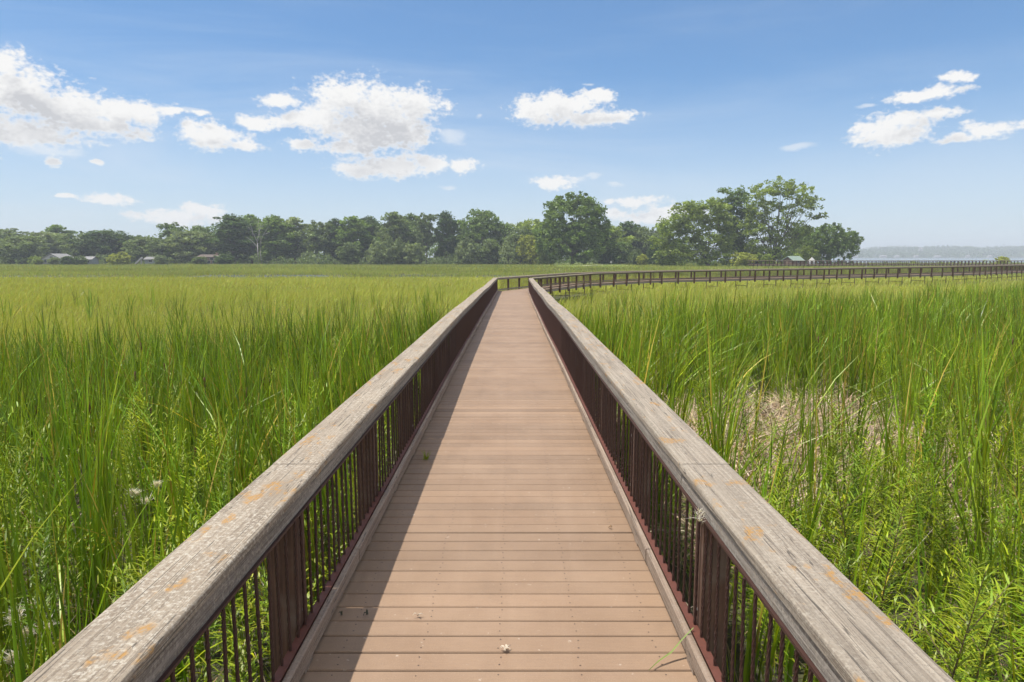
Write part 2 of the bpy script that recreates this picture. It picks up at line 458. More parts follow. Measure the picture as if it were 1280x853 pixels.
# --- deck of the main walk: real boards, 24 to a section
def main_deck():
    V, F, T, MI = [], [], [], []
    pitch, gap = .1479, .0085
    J0 = 4.64 - 3.55*3
    k = 0
    rows = []
    while True:
        s = k // 24; i = k % 24
        y0 = J0 + s*3.55 + i*pitch + (.006 if i == 0 else 0); y1 = y0 + pitch - gap - (.006 if i == 0 else 0) - (.004 if i == 23 else 0)
        if y0 > END + .3: break
        rows.append((y0, y1)); k += 1
    mb = MB(); tint = []; sc = MB()
    r = random.Random(5)
    for y0, y1 in rows:
        z0 = dz((y0+y1)/2); zj = r.uniform(-.0012, .0012); c = .0055
        xs = (-.998+r.uniform(-.004, 0), .998+r.uniform(0, .004))
        sk = r.uniform(-.0016, .0016); y1 -= abs(r.gauss(0, .0012)); hx = r.uniform(-.0012, .0012)
        ring = lambda x: [(x+cx(y0), y0+sk*x, z0-.026), (x+cx(y0), y0+sk*x, z0+zj+hx*x-c), (x+cx(y0), y0+sk*x+c*.8, z0+zj+hx*x), (x+cx(y0), y1+sk*x-c*.8, z0+zj+hx*x), (x+cx(y0), y1+sk*x, z0+zj+hx*x-c), (x+cx(y0), y1+sk*x, z0-.026)]
        mb.sweep([ring(xs[0]), ring(xs[1])])
        v = 1+r.gauss(0, .075); w = r.uniform(-.02, .02)
        tint += [(v, v*(1+w*.5), v*(1+w))]*12
        if y0 < 16:
            for xj in (-.80, -.40, 0., .40, .80):
                for f in (.25, .75):
                    yy = y0+(y1-y0)*f+r.uniform(-.006, .006); xx = xj+r.uniform(-.012, .012)+cx(y0); rr = .0045
                    sc.poly([(xx+rr*math.cos(a*math.pi/3), yy+rr*math.sin(a*math.pi/3), z0+zj+hx*xj+.0012) for a in range(6)], [tuple(range(6))])
    # wedge of boards that turns the corner onto the branch
    b0, n0 = branch.pos(0), branch.nrm(0)
    me = mb.mesh('boardwalk_path', M['deck'])
    a = me.attributes.new('tint', 'FLOAT_COLOR', 'POINT')
    arr = np.ones((len(tint), 4), np.float32); arr[:, :3] = tint; a.data.foreach_set('color', arr.ravel())
    o = link('boardwalk_path', me); tag(o, kind='structure')
    sc.build('screw', M['screw'], o); tag(o.children[0], kind='stuff')
    j = MB()
    for xj in (-.80, -.40, 0., .40, .80):
        for s in range(13):
            y0 = J0+s*3.55
            j.sweep([[(xj+cx(t)-.02, t, dz(t)-.19), (xj+cx(t)+.02, t, dz(t)-.19), (xj+cx(t)+.02, t, dz(t)-.0275), (xj+cx(t)-.02, t, dz(t)-.0275)] for t in (y0+.01, y0+1.78, y0+3.54)])
    j.build('joist', M['joist'], o)
    f = MB()
    for sx in (-1, 1):
        sweep_section(f, main, -4, END, sx, rect(.955, .993, -.23, -.029), 1.0)
    f.build('fascia_board', M['fascia'], o)
    return o
main_deck()

def slab_deck(name, line, ext0, pil):
    mb = MB(); tint = []
    t = ext0; r = random.Random(3)
    while t < line.L:
        e = min(t+.1479, line.L)
        mb.sweep([[tuple(q) for q in section_ring(line, t+.003, 1, rect(-.998, .998, -.026, -.004))], [tuple(q) for q in section_ring(line, e-.003, 1, rect(-.998, .998, -.026, -.004))]])
        v = 1+r.gauss(0, .05); tint += [(v, v, v)]*8; t += .1479
    me = mb.mesh(name, M['deck']); a = me.attributes.new('tint', 'FLOAT_COLOR', 'POINT')
    arr = np.ones((len(tint), 4), np.float32); arr[:, :3] = tint; a.data.foreach_set('color', arr.ravel())
    o = link(name, me); tag(o, kind='structure')
    f = MB()
    for sx in (-1, 1): sweep_section(f, line, max(.2, ext0), line.L, sx, rect(.955, .993, -.20, -.029), 30)
    f.build('fascia_board', M['fascia'], o)
    t = 1.2
    while t < line.L:
        p = line.pos(t); n = line.nrm(t); b = MB()
        for u in (-.8, .8):
            b.tube([(p.x+n.x*u, p.y+n.y*u, GZ-.05), (p.x+n.x*u, p.y+n.y*u, p.z-.205)], .035, 6)
        b.tube([(p.x-n.x*.8, p.y-n.y*.8, p.z-.72), (p.x+n.x*.8, p.y+n.y*.8, p.z-.72)], .022, 5)
        b.build('pile', M['joist'], o); t += pil
    return o
slab_deck('boardwalk_path', branch, -.6, 3.66)
slab_deck('boardwalk_path', second, 0, 3.66)
# corner wedge between main deck and branch
w = MB(); q0 = branch.pos(0); n0 = branch.nrm(0)
w.poly([(cx(42)-.97, 41.9, -.218), (cx(42)+.97, 41.9, -.218), (q0.x+n0.x*.97, q0.y+n0.y*.97, -.218), (q0.x-n0.x*.97+.4, q0.y-n0.y*.97+.9, -.218), (q0.x-n0.x*.97, q0.y-n0.y*.97, -.218)], [(0,1,2,3,4)])
w.v = [(x_, y_, -.2285) for x_, y_, z_ in w.v]; w.build('landing_board', M['deck'], bpy.data.objects['boardwalk_path'])

# ------------------------------------------------------------------ blades
def blades(P, h, wd, az, lean, curl, tint, seg, droop=.35, tw=1.2):
    n = len(P); r = rng
    d = np.stack([np.sin(az), np.cos(az), np.zeros(n)], 1)
    ta = az + np.pi/2 + r.normal(0, tw, n)
    wv = np.stack([np.sin(ta), np.cos(ta), np.zeros(n)], 1)
    V = np.zeros((n, (seg+1)*2, 3), np.float32)
    for k in range(seg+1):
        t = k/seg
        off = h*(lean*t + curl*t*t)
        z = h*(t - droop*curl*t**3)
        c = P + d*off[:, None]; c = c.copy(); c[:, 2] += z
        w_ = wd*(.62+.38*min(1, t*3))*(1-t**2.6) if k < seg else wd*.04
        w_ = np.maximum(w_, wd*.04)
        V[:, 2*k] = c - wv*(w_/2)[:, None]; V[:, 2*k+1] = c + wv*(w_/2)[:, None]
    m = (seg+1)*2
    q = np.array([[2*k, 2*k+1, 2*k+3, 2*k+2] for k in range(seg)])
    Q = (np.arange(n)[:, None, None]*m + q[None]).reshape(-1, 4)
    T = np.repeat(tint, m, axis=0)
    return V.reshape(-1, 3), Q, T
class Acc:
    def __init__(s): s.V = []; s.Q = []; s.T = []; s.n = 0
    def add(s, V, Q, T): s.V.append(V); s.Q.append(Q + s.n); s.T.append(T); s.n += len(V)
    def build(s, name, m, kind=None, parent=None):
        o = link(name, np_mesh(name, np.concatenate(s.V), np.concatenate(s.Q), m, np.concatenate(s.T)), parent)
        if kind: tag(o, kind=kind)
        return o
def field(x, y, sc, seed):     # cheap smooth noise in -1..1
    r = np.random.default_rng(seed); out = np.zeros_like(x)
    for k in range(6):
        a = r.uniform(0, 2*np.pi); f = sc*r.uniform(.6, 1.9); out += np.sin((x*np.cos(a)+y*np.sin(a))*f + r.uniform(0, 6.28))
    return out/6*1.6
def scatter(x0, x1, y0, y1, dens, cond):
    n = int((x1-x0)*(y1-y0)*dens); x = rng.uniform(x0, x1, n); y = rng.uniform(y0, y1, n)
    k = cond(x, y); return x[k], y[k]
def tints(n, base=((1, 1, 1),), sd=.16, dead=.0):
    b = np.array(base)[rng.integers(0, len(base), n)]
    t = b*(1+rng.normal(0, sd, (n, 1)))*(1+rng.normal(0, .05, (n, 3)))
    if dead > 0:
        k = rng.random(n) < dead; t[k] = np.array((2.3, 1.15, 4.0))*(1+rng.normal(0, .2, (k.sum(), 1)))
    return np.clip(t, .15, 6)
VIEW = lambda x, y: (np.abs(x) < .86*y+3.2)
def line_dist(L, x, y):
    d = np.full(x.shape, 1e9)
    for a, b in zip(L, L[1:]):
        ax, ay, bx, by = a[0], a[1], b[0], b[1]; ux, uy = bx-ax, by-ay; l2 = ux*ux+uy*uy
        t = np.clip(((x-ax)*ux+(y-ay)*uy)/l2, 0, 1); d = np.minimum(d, np.hypot(x-ax-t*ux, y-ay-t*uy))
    return d
def clear(x, y): return (line_dist(BRANCH, x, y) > 1.6) & ((np.abs(x-.06) > 1.55) | (y > 45)) & (line_dist(SECOND, x, y) > 1.6)
def lit_patch(x, y):            # flattened brown thatch on the right, with scattered smaller ones
    a = 1-np.hypot((x-4.5)/3.1, (y-10.6)/3.0)
    for (px_, py_, rx, ry) in ((7.6, 9.4, 1.3, .9), (3.3, 8.2, .8, 1.2), (7.4, 7.2, .9, .7), (11.5, 12.2, 1.6, .8), (9.2, 11.0, .9, .8)):
        a = np.maximum(a, 1-np.hypot((x-px_)/rx, (y-py_)/ry))
    return a + .45*field(x, y, 1.8, 21) + .35*field(x, y, 4.5, 22)

reed = Acc()
GT = ((1, 1, 1), (.78, .92, .8), (1.15, 1.1, .9), (.85, 1.0, 1.1), (1.3, 1.12, .8))
def cattails(x, y, hmul=1.0, near=True, seg=5, wmul=1.0, wind=0.0):
    # each plant is a fan of seven leaves
    x, y = x[::7], y[::7]; hmul = np.repeat(hmul[::7], 7) if np.ndim(hmul) else hmul
    hp = np.repeat(rng.normal(1.95, .20, len(x)), 7)
    x = np.repeat(x, 7)+rng.normal(0, .035, len(x)*7); y = np.repeat(y, 7)+rng.normal(0, .035, len(y)*7); n = len(x)
    h = np.clip(hp+rng.normal(-.05, .20, n), 1.0, 2.5)*hmul
    az = rng.uniform(0, 2*np.pi, n); lean = np.abs(rng.normal(.02, .07, n)); curl = np.abs(rng.normal(.09, .12, n))
    b = rng.random(n) < .07; curl[b] = rng.uniform(.35, .9, b.sum())
    wv = rng.random(n) < wind; az[wv] = rng.normal(1.5, .35, wv.sum()); curl[wv] = rng.uniform(.35, .95, wv.sum())
    close = np.abs(x) < 2.3; lean[close] *= .5; curl[close] = np.minimum(curl[close], .16); flip = close & (np.sign(np.sin(az)) != np.sign(x)); az[flip] += np.pi
    P = np.stack([x, y, np.full(n, GZ)], 1)
    w_ = rng.uniform(.014, .027, n)*wmul
    reed.add(*blades(P, h, w_, az, lean, curl, tints(n, GT, .20, .07)*np.repeat(np.clip(rng.normal(1, .24, len(hp)//7), .45, 1.7), 7)[:, None], seg))
edgeL = lambda x: 14.5+4.5*np.clip((x+13)/12, 0, 1)
# left of the walk
for y0, y1, dens, seg, wm_ in ((.3, 7, 105, 6, 1.0), (7, 13, 95, 4, 1.1), (13, 24, 85, 3, 1.3)):
    x, y = scatter(-24, -1.45, y0, y1, dens, lambda x, y: VIEW(x, y) & clear(x, y) & (y < edgeL(x)+1.8*field(x, y, .5, 1)+rng.normal(0, .5, len(x))) & (rng.random(len(x)) < .62+.38*field(x, y, 1.4, 2)+ .15*(y > 7)))
    cattails(x, y, 1+.10*field(x, y, .45, 3), seg=seg, wmul=wm_)
# right of the walk
edgeR = lambda x: 19+.72*x
for y0, y1, dens, seg, wm_ in ((.3, 7, 58, 6, 1.0), (7, 13, 75, 5, 1.05), (13, 22, 85, 3, 1.25), (22, 50, 50, 3, 1.8)):
    x, y = scatter(1.5, 44, y0, y1, dens, lambda x, y: VIEW(x, y) & clear(x, y) & (y < edgeR(x)+3*field(x, y, .35, 4)+rng.normal(0, 1.0, len(x))) & (lit_patch(x, y) < rng.uniform(-.08, .75, len(x))) & (rng.random(len(x)) < .66+.34*field(x, y, 1.2, 6)))
    wind = np.clip(.03+.26*field(x, y, .3, 9)+.012*(x-8), .01, .28)
    wsel = rng.random(len(x)) < wind
    for kk, wv in ((wsel, 1.0), (~wsel, 0.0)):
        if kk.sum(): cattails(x[kk], y[kk], 1+.10*field(x[kk], y[kk], .4, 7) - .004*np.clip(y[kk]-15, 0, 40) - .22*(y[kk] < 7), seg=seg, wmul=wm_, wind=wv)
# thinning outliers beyond the edges
x, y = scatter(-30, 44, 14, 45, 2, lambda x, y: VIEW(x, y) & clear(x, y) & (rng.random(len(x)) < .5+.5*field(x, y, .3, 11)))
cattails(x, y, .78, seg=3, wmul=1.5)
reed.build('cattail_reeds', M['reed'], 'stuff')

# sedge meadow
sedge = Acc()
ST = ((1, 1, 1), (1.12, 1.02, .9), (.86, .96, .9), (1.05, .95, 1.1), (.95, 1.05, .8))
def pond(x, y):
    a = np.zeros(x.shape, bool)
    for (p0, p1, p2, p3) in PONDS: a |= (x > p0) & (x < p1) & (y > p2) & (y < p3)
    b = (x > 2) & (x < 25) & (y > 145) & (y < 155); return a | b
def in_reeds(x, y): return ((x < 0) & (y < edgeL(x)-.6+1.0*field(x, y, .5, 1))) | ((x > 0) & (y < edgeR(x)-1.5+2.5*field(x, y, .35, 4)) & (rng.random(len(x)) > .06))
for (y0, y1, dens, w0, hh) in ((4, 16, 60, .007, .62), (16, 34, 95, .011, .62), (34, 62, 42, .022, .6), (62, 88, 22, .04, .5), (88, 104, 16, .05, .28)):
    x, y = scatter(-.86*y1-3, .86*y1+3, y0, y1, dens, lambda x, y: VIEW(x, y) & clear(x, y) & (lit_patch(x, y) < .15) & ~pond(x, y) & ~in_reeds(x, y))
    n = len(x); az = rng.normal(1.4, 1.2, n)
    P = np.stack([x, y, np.full(n, GZ)], 1)
    sedge.add(*blades(P, np.clip(rng.normal(hh, .13, n), .2, 1)*(1+.22*field(x, y, .18, 14)), w0*rng.uniform(.7, 1.5, n), az, np.abs(rng.normal(.2, .2, n)), np.abs(rng.normal(.2, .3, n)), tints(n, ST, .14, .0), 2))
x, y = scatter(-116, 26, 97, 156, 4.0, lambda x, y: pond(x, y) & (field(x, y*2.2, .22, 15) + .35*field(x, y, .8, 16) > rng.uniform(-.5, .35, len(x))))
n = len(x); P = np.stack([x, y, np.full(n, GZ)], 1)
sedge.add(*blades(P, rng.uniform(.2, .5, n), rng.uniform(.04, .09, n), rng.uniform(0, 6.28, n), np.abs(rng.normal(.1, .2, n)), np.abs(rng.normal(.1, .25, n)), tints(n, ST, .14), 2))
sedge.build('sedge_meadow', M['sedge'], 'stuff')
# reeds of the far shore
sr = Acc()
for (y0, y1, dens, w0, hh) in ((104, 150, 8.0, .06, .55), (150, 245, 3.6, .11, .8), (245, 330, 1.0, .22, .9)):
    x, y = scatter(-.86*y1-3, .86*y1+3, y0, y1, dens, lambda x, y: VIEW(x, y) & clear(x, y) & ~pond(x, y) & ((y < 245) | (x > 40)) & ((x < 130) | (y < 290)))
    n = len(x); P = np.stack([x, y, np.full(n, GZ)], 1)
    fy = field(x*.35, y, .14, 17)
    tt = tints(n, ((1, 1, 1), (.85, .95, 1.0), (1.1, 1.0, .9)), .13)*(1+.16*fy[:, None])
    sr.add(*blades(P, rng.uniform(.6, 1.3, n)*hh*(1+.3*fy), w0*rng.uniform(.7, 1.4, n), rng.uniform(0, 6.28, n), np.abs(rng.normal(.1, .2, n)), np.abs(rng.normal(.1, .25, n)), tt, 2))
sr.build('shore_reeds', M['shorereed'], 'stuff')

# dead thatch
lit = Acc()
x, y = scatter(1.6, 14, 5, 14, 420, lambda x, y: lit_patch(x, y) > rng.uniform(-.15, .35, len(x)))
n = len(x); P = np.stack([x, y, GZ + rng.uniform(.0, .42, n)*np.clip(.4+lit_patch(x, y), 0, 1)], 1)
lit.add(*blades(P, rng.uniform(.15, .6, n), rng.uniform(.012, .034, n), rng.uniform(0, 6.28, n), rng.uniform(.3, 2.2, n), rng.uniform(.0, 1.0, n), tints(n, ((1, 1, 1), (1.2, 1.15, 1.1), (.7, .62, .55), (1.0, .88, .8)), .2), 3, droop=.9))
x, y = scatter(-22, 30, .5, 16, 24, lambda x, y: VIEW(x, y) & clear(x, y))
n = len(x); P = np.stack([x, y, np.full(n, GZ+.02)], 1)
lit.add(*blades(P, rng.uniform(.3, 1.3, n), rng.uniform(.006, .014, n), rng.uniform(0, 6.28, n), rng.uniform(.05, .9, n), rng.uniform(.0, .8, n), tints(n, ((1, 1, 1), (.7, .6, .5), (.8, .75, .5)), .2), 3, droop=.6))
lit.build('dead_reed_litter', M['litter'], 'stuff')

# ------------------------------------------------------------------ leafy plants (goldenrod, weeds)
def leafy(h, nl, ll, lw, seed, up=.5, bushy=0):
    """stem centre line + lanceolate leaves; returns stem MB and leaf arrays about the origin"""
    r = np.random.default_rng(seed)
    ln, la = r.uniform(.02, .14), r.uniform(0, 6.28)
    sp = lambda t: np.array([math.sin(la)*ln*h*t*t, math.cos(la)*ln*h*t*t, h*t])
    st = MB(); st.tube([sp(t) for t in (0, .25, .5, .75, 1)], [.006, .0055, .0045, .003, .0012], 5)
    pts, hs, ws, az, le, cu = [], [], [], [], [], []
    for k in range(nl):
        t = .12+.88*(k/nl)**.85; pts.append(sp(t)); f = 1-.55*max(0, (t-.6)/.4) if t > .6 else .75+.25*t/.6
        hs.append(ll*f*r.uniform(.75, 1.2)); ws.append(lw*f*r.uniform(.8, 1.2)); az.append(k*2.4+r.normal(0, .3))
        le.append(r.uniform(.7, 1.6)); cu.append(r.uniform(.1, 1.0))
    for b in range(bushy):                                    # side sprays
        t0 = r.uniform(.35, .9); a = r.uniform(0, 6.28); l = h*r.uniform(.14, .3)*(1.15-t0*.6)
        p0 = sp(t0); q = [p0 + np.array([math.sin(a), math.cos(a), 0])*l*s*.75 + np.array([0, 0, l*s*.75]) for s in (0, .5, 1)]
        st.tube(q, [.003, .0022, .001], 4)
        for k in range(11):
            s = (k+1)/11; p = q[0]*(1-s)+q[2]*s; pts.append(p); hs.append(ll*.55*r.uniform(.6, 1.1)); ws.append(lw*.7); az.append(a+(-1)**k*1.1+r.normal(0, .3)); le.append(r.uniform(.5, 1.5)); cu.append(r.uniform(.1, .9))
    P = np.array(pts); n = len(P)
    V, Q, T = blades(P, np.array(hs)*.72, np.array(ws), np.array(az), np.array(le), np.array(cu), tints(n, ((1, 1, 1), (1.15, 1.1, .9), (.8, .92, .9)), .14), 3, droop=.7, tw=.25)
    return st, V, Q, T
gold = [leafy(1.45, 170, .115, .013, 40+k, bushy=8) for k in range(4)]
weedv = [leafy(1.0, 34, .10, .020, 60+k, bushy=5) for k in range(3)] + [leafy(.75, 26, .085, .03, 70+k, bushy=4) for k in range(3)]

# undergrowth: the uncountable mass
und = Acc(); usp = Acc()
x, y = scatter(-13, 13, .4, 12.5, 10.5, lambda x, y: VIEW(x, y) & clear(x, y) & (((x > 0) & (rng.random(len(x)) < np.clip(1.1-.04*y, 0, 1)) & (lit_patch(x, y) < .3)) | ((x < 0) & (rng.random(len(x)) < np.clip(1.05-np.abs(x+1.5)*.14+.35*field(x, y, .9, 31), .0, 1)))))
for i in range(len(x)):
    st, V, Q, T = weedv[rng.integers(0, 6)] if rng.random() < .7 else gold[rng.integers(0, 4)]
    s = rng.uniform(.7, 1.35); a = rng.uniform(0, 6.28); ca, sa = math.cos(a)*s, math.sin(a)*s
    W = np.stack([V[:, 0]*ca-V[:, 1]*sa+x[i], V[:, 0]*sa+V[:, 1]*ca+y[i], V[:, 2]*s*rng.uniform(.8, 1.15)+GZ], 1)
    tn = np.array(((1, 1, 1), (1.2, 1.12, .8), (.75, .9, .8))[rng.integers(0, 3)])*rng.uniform(.6, 1.2)
    und.add(W.astype(np.float32), Q, T*tn)
und.build('leafy_undergrowth', M['weed'], 'stuff')

# goldenrod plants that stand out one by one beside the grained railing
gm = []
for k, (st, V, Q, T) in enumerate(gold):
    gm.append((st.mesh('stem', M['redstalk']), np_mesh('leaves', V, Q, M['weed'], T)))
spots = [(2.05, 3.05), (2.5, 3.35), (2.75, 3.9), (2.2, 3.75), (3.0, 3.45), (3.2, 4.3), (2.55, 4.5), (3.6, 4.1), (2.1, 4.6), (2.9, 5.0), (3.7, 5.2), (4.2, 4.8), (2.3, 5.6), (3.3, 5.9),
         (4.6, 5.7), (2.0, 5.2), (3.9, 6.2), (2.7, 6.5), (4.9, 6.6), (2.25, 2.5), (1.9, 2.75), (2.9, 2.9), (3.35, 3.0), (5.4, 6.0)]
for i, (x, y) in enumerate(spots):
    r = empty('goldenrod_plant', (x, y, GZ), i*1.7)
    tag(r, 'leafy goldenrod plant with narrow leaves, not in flower, beside the straight-grained railing', 'plant', 'goldenrod plants beside the railing')
    s = 1.12+.22*math.sin(i*2.3); r.scale = (s, s, s*(.93+.1*math.cos(i*1.9)))
    a, b = gm[i % 4]; link('stem', a, r); link('leaves', b, r)

# cattail spikes
def cattail_proto():
    a = MB(); a.tube([(0, 0, 0), (.01, .01, .9), (.03, .01, 1.62)], [.006, .005, .003], 6)
    a.tube([(.03, .01, 1.62), (.036, .01, 1.84)], [.003, .001], 5)
    b = MB(); b.tube([(.0232, .01, 1.42), (.0238, .01, 1.43), (.0262, .01, 1.5), (.0284, .01, 1.555), (.0292, .01, 1.565)], [.004, .0095, .0115, .0095, .004], 9)
    return a.mesh('stalk', M['stalk']), b.mesh('seed_spike', M['spike'], True)
ca, cb = cattail_proto()
cs = [(-6.4, 10.0), (-5.2, 9.1), (-4.3, 7.9), (-3.2, 6.7), (-4.9, 7.6), (-3.3, 8.2), (-7.4, 9.2), (-8.6, 11.0), (-5.9, 7.2), (-2.6, 7.9), (-4.9, 11.8), (-3.7, 9.8), (-6.8, 12.3), (-2.4, 9.6), (-6.3, 8.6), (-5.6, 10.6), (-4.0, 8.8), (-8.0, 9.6),
      (8.3, 10.4), (10.2, 13.4), (6.6, 13.9), (12.4, 15.0), (9.4, 9.0), (5.2, 15.5)]
for i, (x, y) in enumerate(cs):
    r = empty('cattail', (x, y, GZ), i*1.3); r.scale = (1.15, 1.15, .98+.12*math.sin(i*1.7)); r.rotation_euler[0] = .06*math.sin(i*3.1)
    tag(r, 'slim green cattail stalk bearing a dark brown seed spike among the reeds', 'cattail', 'cattails with brown spikes')
    link('stalk', ca, r); link('seed_spike', cb, r)

# fluffy gone-to-seed heads
def fluff_mesh(seed, n=150, rad=.036):
    r = np.random.default_rng(seed)
    P = r.normal(0, rad*.35, (n, 3)); az = r.uniform(0, 6.28, n)
    V, Q, T = blades(P, r.uniform(.4, 1, n)*rad, np.full(n, .006), az, r.normal(0, 1.5, n), r.normal(0, .6, n), np.ones((n, 3)), 2)
    return np_mesh('seed_head', V, Q, M['fluff'])
fl = [fluff_mesh(k) for k in range(3)]
def fluff_plant(name, x, y, h, heads, label, cat, group=None, sc=1.0):
    r = empty(name, (x, y, GZ)); tag(r, label, cat, group)
    s = MB(); q = random.Random(int(x*100)); hp = []
    s.tube([(0, 0, 0), (.01, .02, h*.6)], [.006, .005], 5)
    for k in range(heads):
        p = (q.uniform(-.16, .16), q.uniform(-.14, .14), h*q.uniform(.78, 1.05)); hp.append(p)
        s.tube([(.01, .02, h*.6), (p[0]*.5, p[1]*.5+.01, h*.72), p], [.0035, .0025, .0015], 4)
    s.build('stem', M['redstalk'], r)
    for k, p in enumerate(hp):
        o = link('seed_head', fl[k % 3], r, p); o.scale = (sc,)*3
    return r
fluff_plant('thistle_plant', -3.02, 3.9, 1.05, 10, 'thistle gone to white fluff at the picture corner beside the crusty railing', 'thistle', sc=1.05)
fluff_plant('thistle_plant', -3.05, 5.45, 1.35, 4, 'sparse fluffy thistle heads among reeds behind the crusty railing', 'thistle', sc=.9)
fluff_plant('thistle_plant', -5.3, 6.4, 1.45, 3, 'small pale fluffy seed heads on a stalk deep in the reeds', 'thistle', sc=.9)

# ------------------------------------------------------------------ small things on the boardwalk
def bits():
    lm = simple('dry_pale_leaf', (.55, .47, .37), .8, .25, 30); gm_ = simple('green_leaf_blade', (.16, .22, .04), .6, .3, 12); dm = simple('dark_dry_leaf', (.05, .05, .03), .8, .3, 30)
    def plot(px, py):                     # spot on the deck seen at that pixel
        zc = FPX*EYE*1.008/(py-HOR); D = (zc-.252)/.992; return CAMX+(px-641)/FPX*zc, D
    def curl(name, px, py, parts, m, label, cat, z=.006):
        x, y = plot(px, py); mb = MB(); q = random.Random(px)
        for k in range(parts):
            a = q.uniform(0, 6.28); l = q.uniform(.016, .038); w = q.uniform(.004, .008)
            d = Vector((math.cos(a), math.sin(a), 0)); nn = Vector((-d.y, d.x, 0)); rings = []
            for s in (0, .35, .7, 1.):
                c = Vector((x, y, z)) + d*l*s + Vector((0, 0, .02*math.sin(s*2.6)+q.uniform(0, .006))); ww = w*(1-s*.7)
                rings.append([c-nn*ww, c-nn*ww*.2+Vector((0, 0, .003)), c+nn*ww, c+Vector((0, 0, -.002))])
            mb.sweep(rings)
        o = mb.build(name, m); tag(o, label, cat)
    curl('dry_leaf', 634, 815, 9, lm, 'pale crumpled dry leaf lying in the middle of the deck boards', 'dry leaf')
    curl('wood_chip', 523, 772, 3, lm, 'tiny pale chip on the deck close to the shadow edge', 'wood chip')
    curl('dry_leaf', 428, 771, 2, dm, 'dark shrivelled leaf scrap on the shaded deck beside the kerb', 'dry leaf')
    curl('dry_leaf', 460, 770, 2, dm, 'dark leaf scrap at the very edge of the railing shadow', 'dry leaf')
    curl('dry_leaf', 762, 661, 2, simple('brown_leaf', (.2, .11, .03), .8, .2, 30), 'small brown leaf scrap on the sunny deck by the wide joint', 'dry leaf')
    # leaf blade lying over the kerb
    x, y = plot(826, 838); mb = MB(); q = [(x-.06, y-.02, .012), (x, y+.03, .03), (x+.07, y+.07, .05), (x+.13, y+.10, .10), (x+.19, y+.12, .150)]
    mb.sweep([[(a, b-w_, c), (a, b, c+.003), (a, b+w_, c), (a, b, c-.001)] for (a, b, c), w_ in zip(q, (.001, .005, .007, .006, .004))]); o = mb.build('fallen_reed_leaf', gm_); tag(o, 'green reed leaf fallen across the deck edge onto the kerb', 'leaf')
    # sprig of weed between the boards
    x, y = plot(534, 574); z = 0
    n = 26; P = np.stack([np.full(n, x)+rng.normal(0, .012, n), np.full(n, y)+rng.normal(0, .02, n), np.full(n, dz(y)-.01)], 1)
    V, Q, T = blades(P, rng.uniform(.05, .13, n), np.full(n, .008), rng.uniform(0, 6.28, n), rng.uniform(0, .5, n), rng.uniform(0, .6, n), np.ones((n, 3)), 3)
    tag(link('weed_sprig', np_mesh('weed_sprig', V, Q, M['weed'], T)), 'little green weed sprouting between deck boards in the railing shadow', 'weed')
    # dry tuft caught under the cap of the right railing
    n = 50; P = np.stack([.995-.012+rng.normal(0, .009, n), 3.12+rng.normal(0, .03, n), .735+rng.normal(0, .012, n)], 1)
    V, Q, T = blades(P, rng.uniform(.012, .03, n), np.full(n, .004), rng.uniform(0, 6.28, n), rng.normal(0, 1.5, n), rng.normal(0, .8, n), np.ones((n, 3)), 2)
    tag(link('dry_grass_tuft', np_mesh('dry_grass_tuft', V, Q, M['fluff'])), 'pale dry grass tuft snagged under the cap of the straight-grained railing', 'dry grass')
bits()

# ------------------------------------------------------------------ trees
def crown_arrays(lobes, ncl, per, cl_r, leaf, seed, hollow=.35, flat=.75, strands=0.):
    r = np.random.default_rng(seed); P = []; vol = np.array([l[3]*l[4]*l[5] for l in lobes])**.75; vol /= vol.sum()
    for l, v in zip(lobes, vol):
        n = max(3, int(ncl*v)); d = r.normal(0, 1, (n, 3)); d /= np.linalg.norm(d, axis=1)[:, None]
        rad = r.uniform(hollow, 1, n)**.55; c = np.array(l[:3]) + d*rad[:, None]*np.array(l[3:]); P.append(c)
    C = np.concatenate(P); m = len(C)
    bright = 1 + r.normal(0, .17, m)
    k = np.repeat(np.arange(m), per); n = len(k)
    rr = cl_r*r.uniform(.5, 1.25, m)[k]
    off = r.normal(0, 1, (n, 3)); off /= np.linalg.norm(off, axis=1)[:, None]; off *= (rr*r.uniform(.1, 1, n)**.5)[:, None]; off[:, 2] *= flat
    if strands > 0: off[:, 2] = -np.abs(off[:, 2])*strands*r.uniform(.2, 1.4, n); off[:, :2] *= .55
    X = C[k] + off
    a = r.normal(0, 1, (n, 3)); a /= np.linalg.norm(a, axis=1)[:, None]
    b = np.cross(a, r.normal(0, 1, (n, 3))); b /= np.linalg.norm(b, axis=1)[:, None]
    s1 = (leaf*r.uniform(.55, 1.3, n))[:, None]; s2 = s1*r.uniform(.4, .8, n)[:, None]
    V = np.stack([X-a*s1, X-b*s2, X+a*s1, X+b*s2], 1).reshape(-1, 3)
    Q = np.arange(n*4).reshape(-1, 4)
    t = np.repeat((bright[k]*(1+r.normal(0, .10, n)))[:, None]*np.ones((1, 3)), 4, axis=0)
    return V, Q, np.clip(t, .4, 1.8)
def limbs(base_r, paths, m, name='trunk'):
    mb = MB()
    for p, r0, r1 in paths:
        n = len(p); mb.tube(p, [r0+(r1-r0)*i/(n-1) for i in range(n)], 7)
    return mb.mesh(name, m, True)
def bez(a, b, bend, seed, n=5):
    q = random.Random(seed); a, b = Vector(a), Vector(b); mid = (a+b)/2 + Vector((q.uniform(-1, 1), q.uniform(-1, 1), q.uniform(.2, 1)))*bend
    return [tuple((1-t)**2*a + 2*t*(1-t)*mid + t*t*b) for t in [i/(n-1) for i in range(n)]]
PROTO = {}
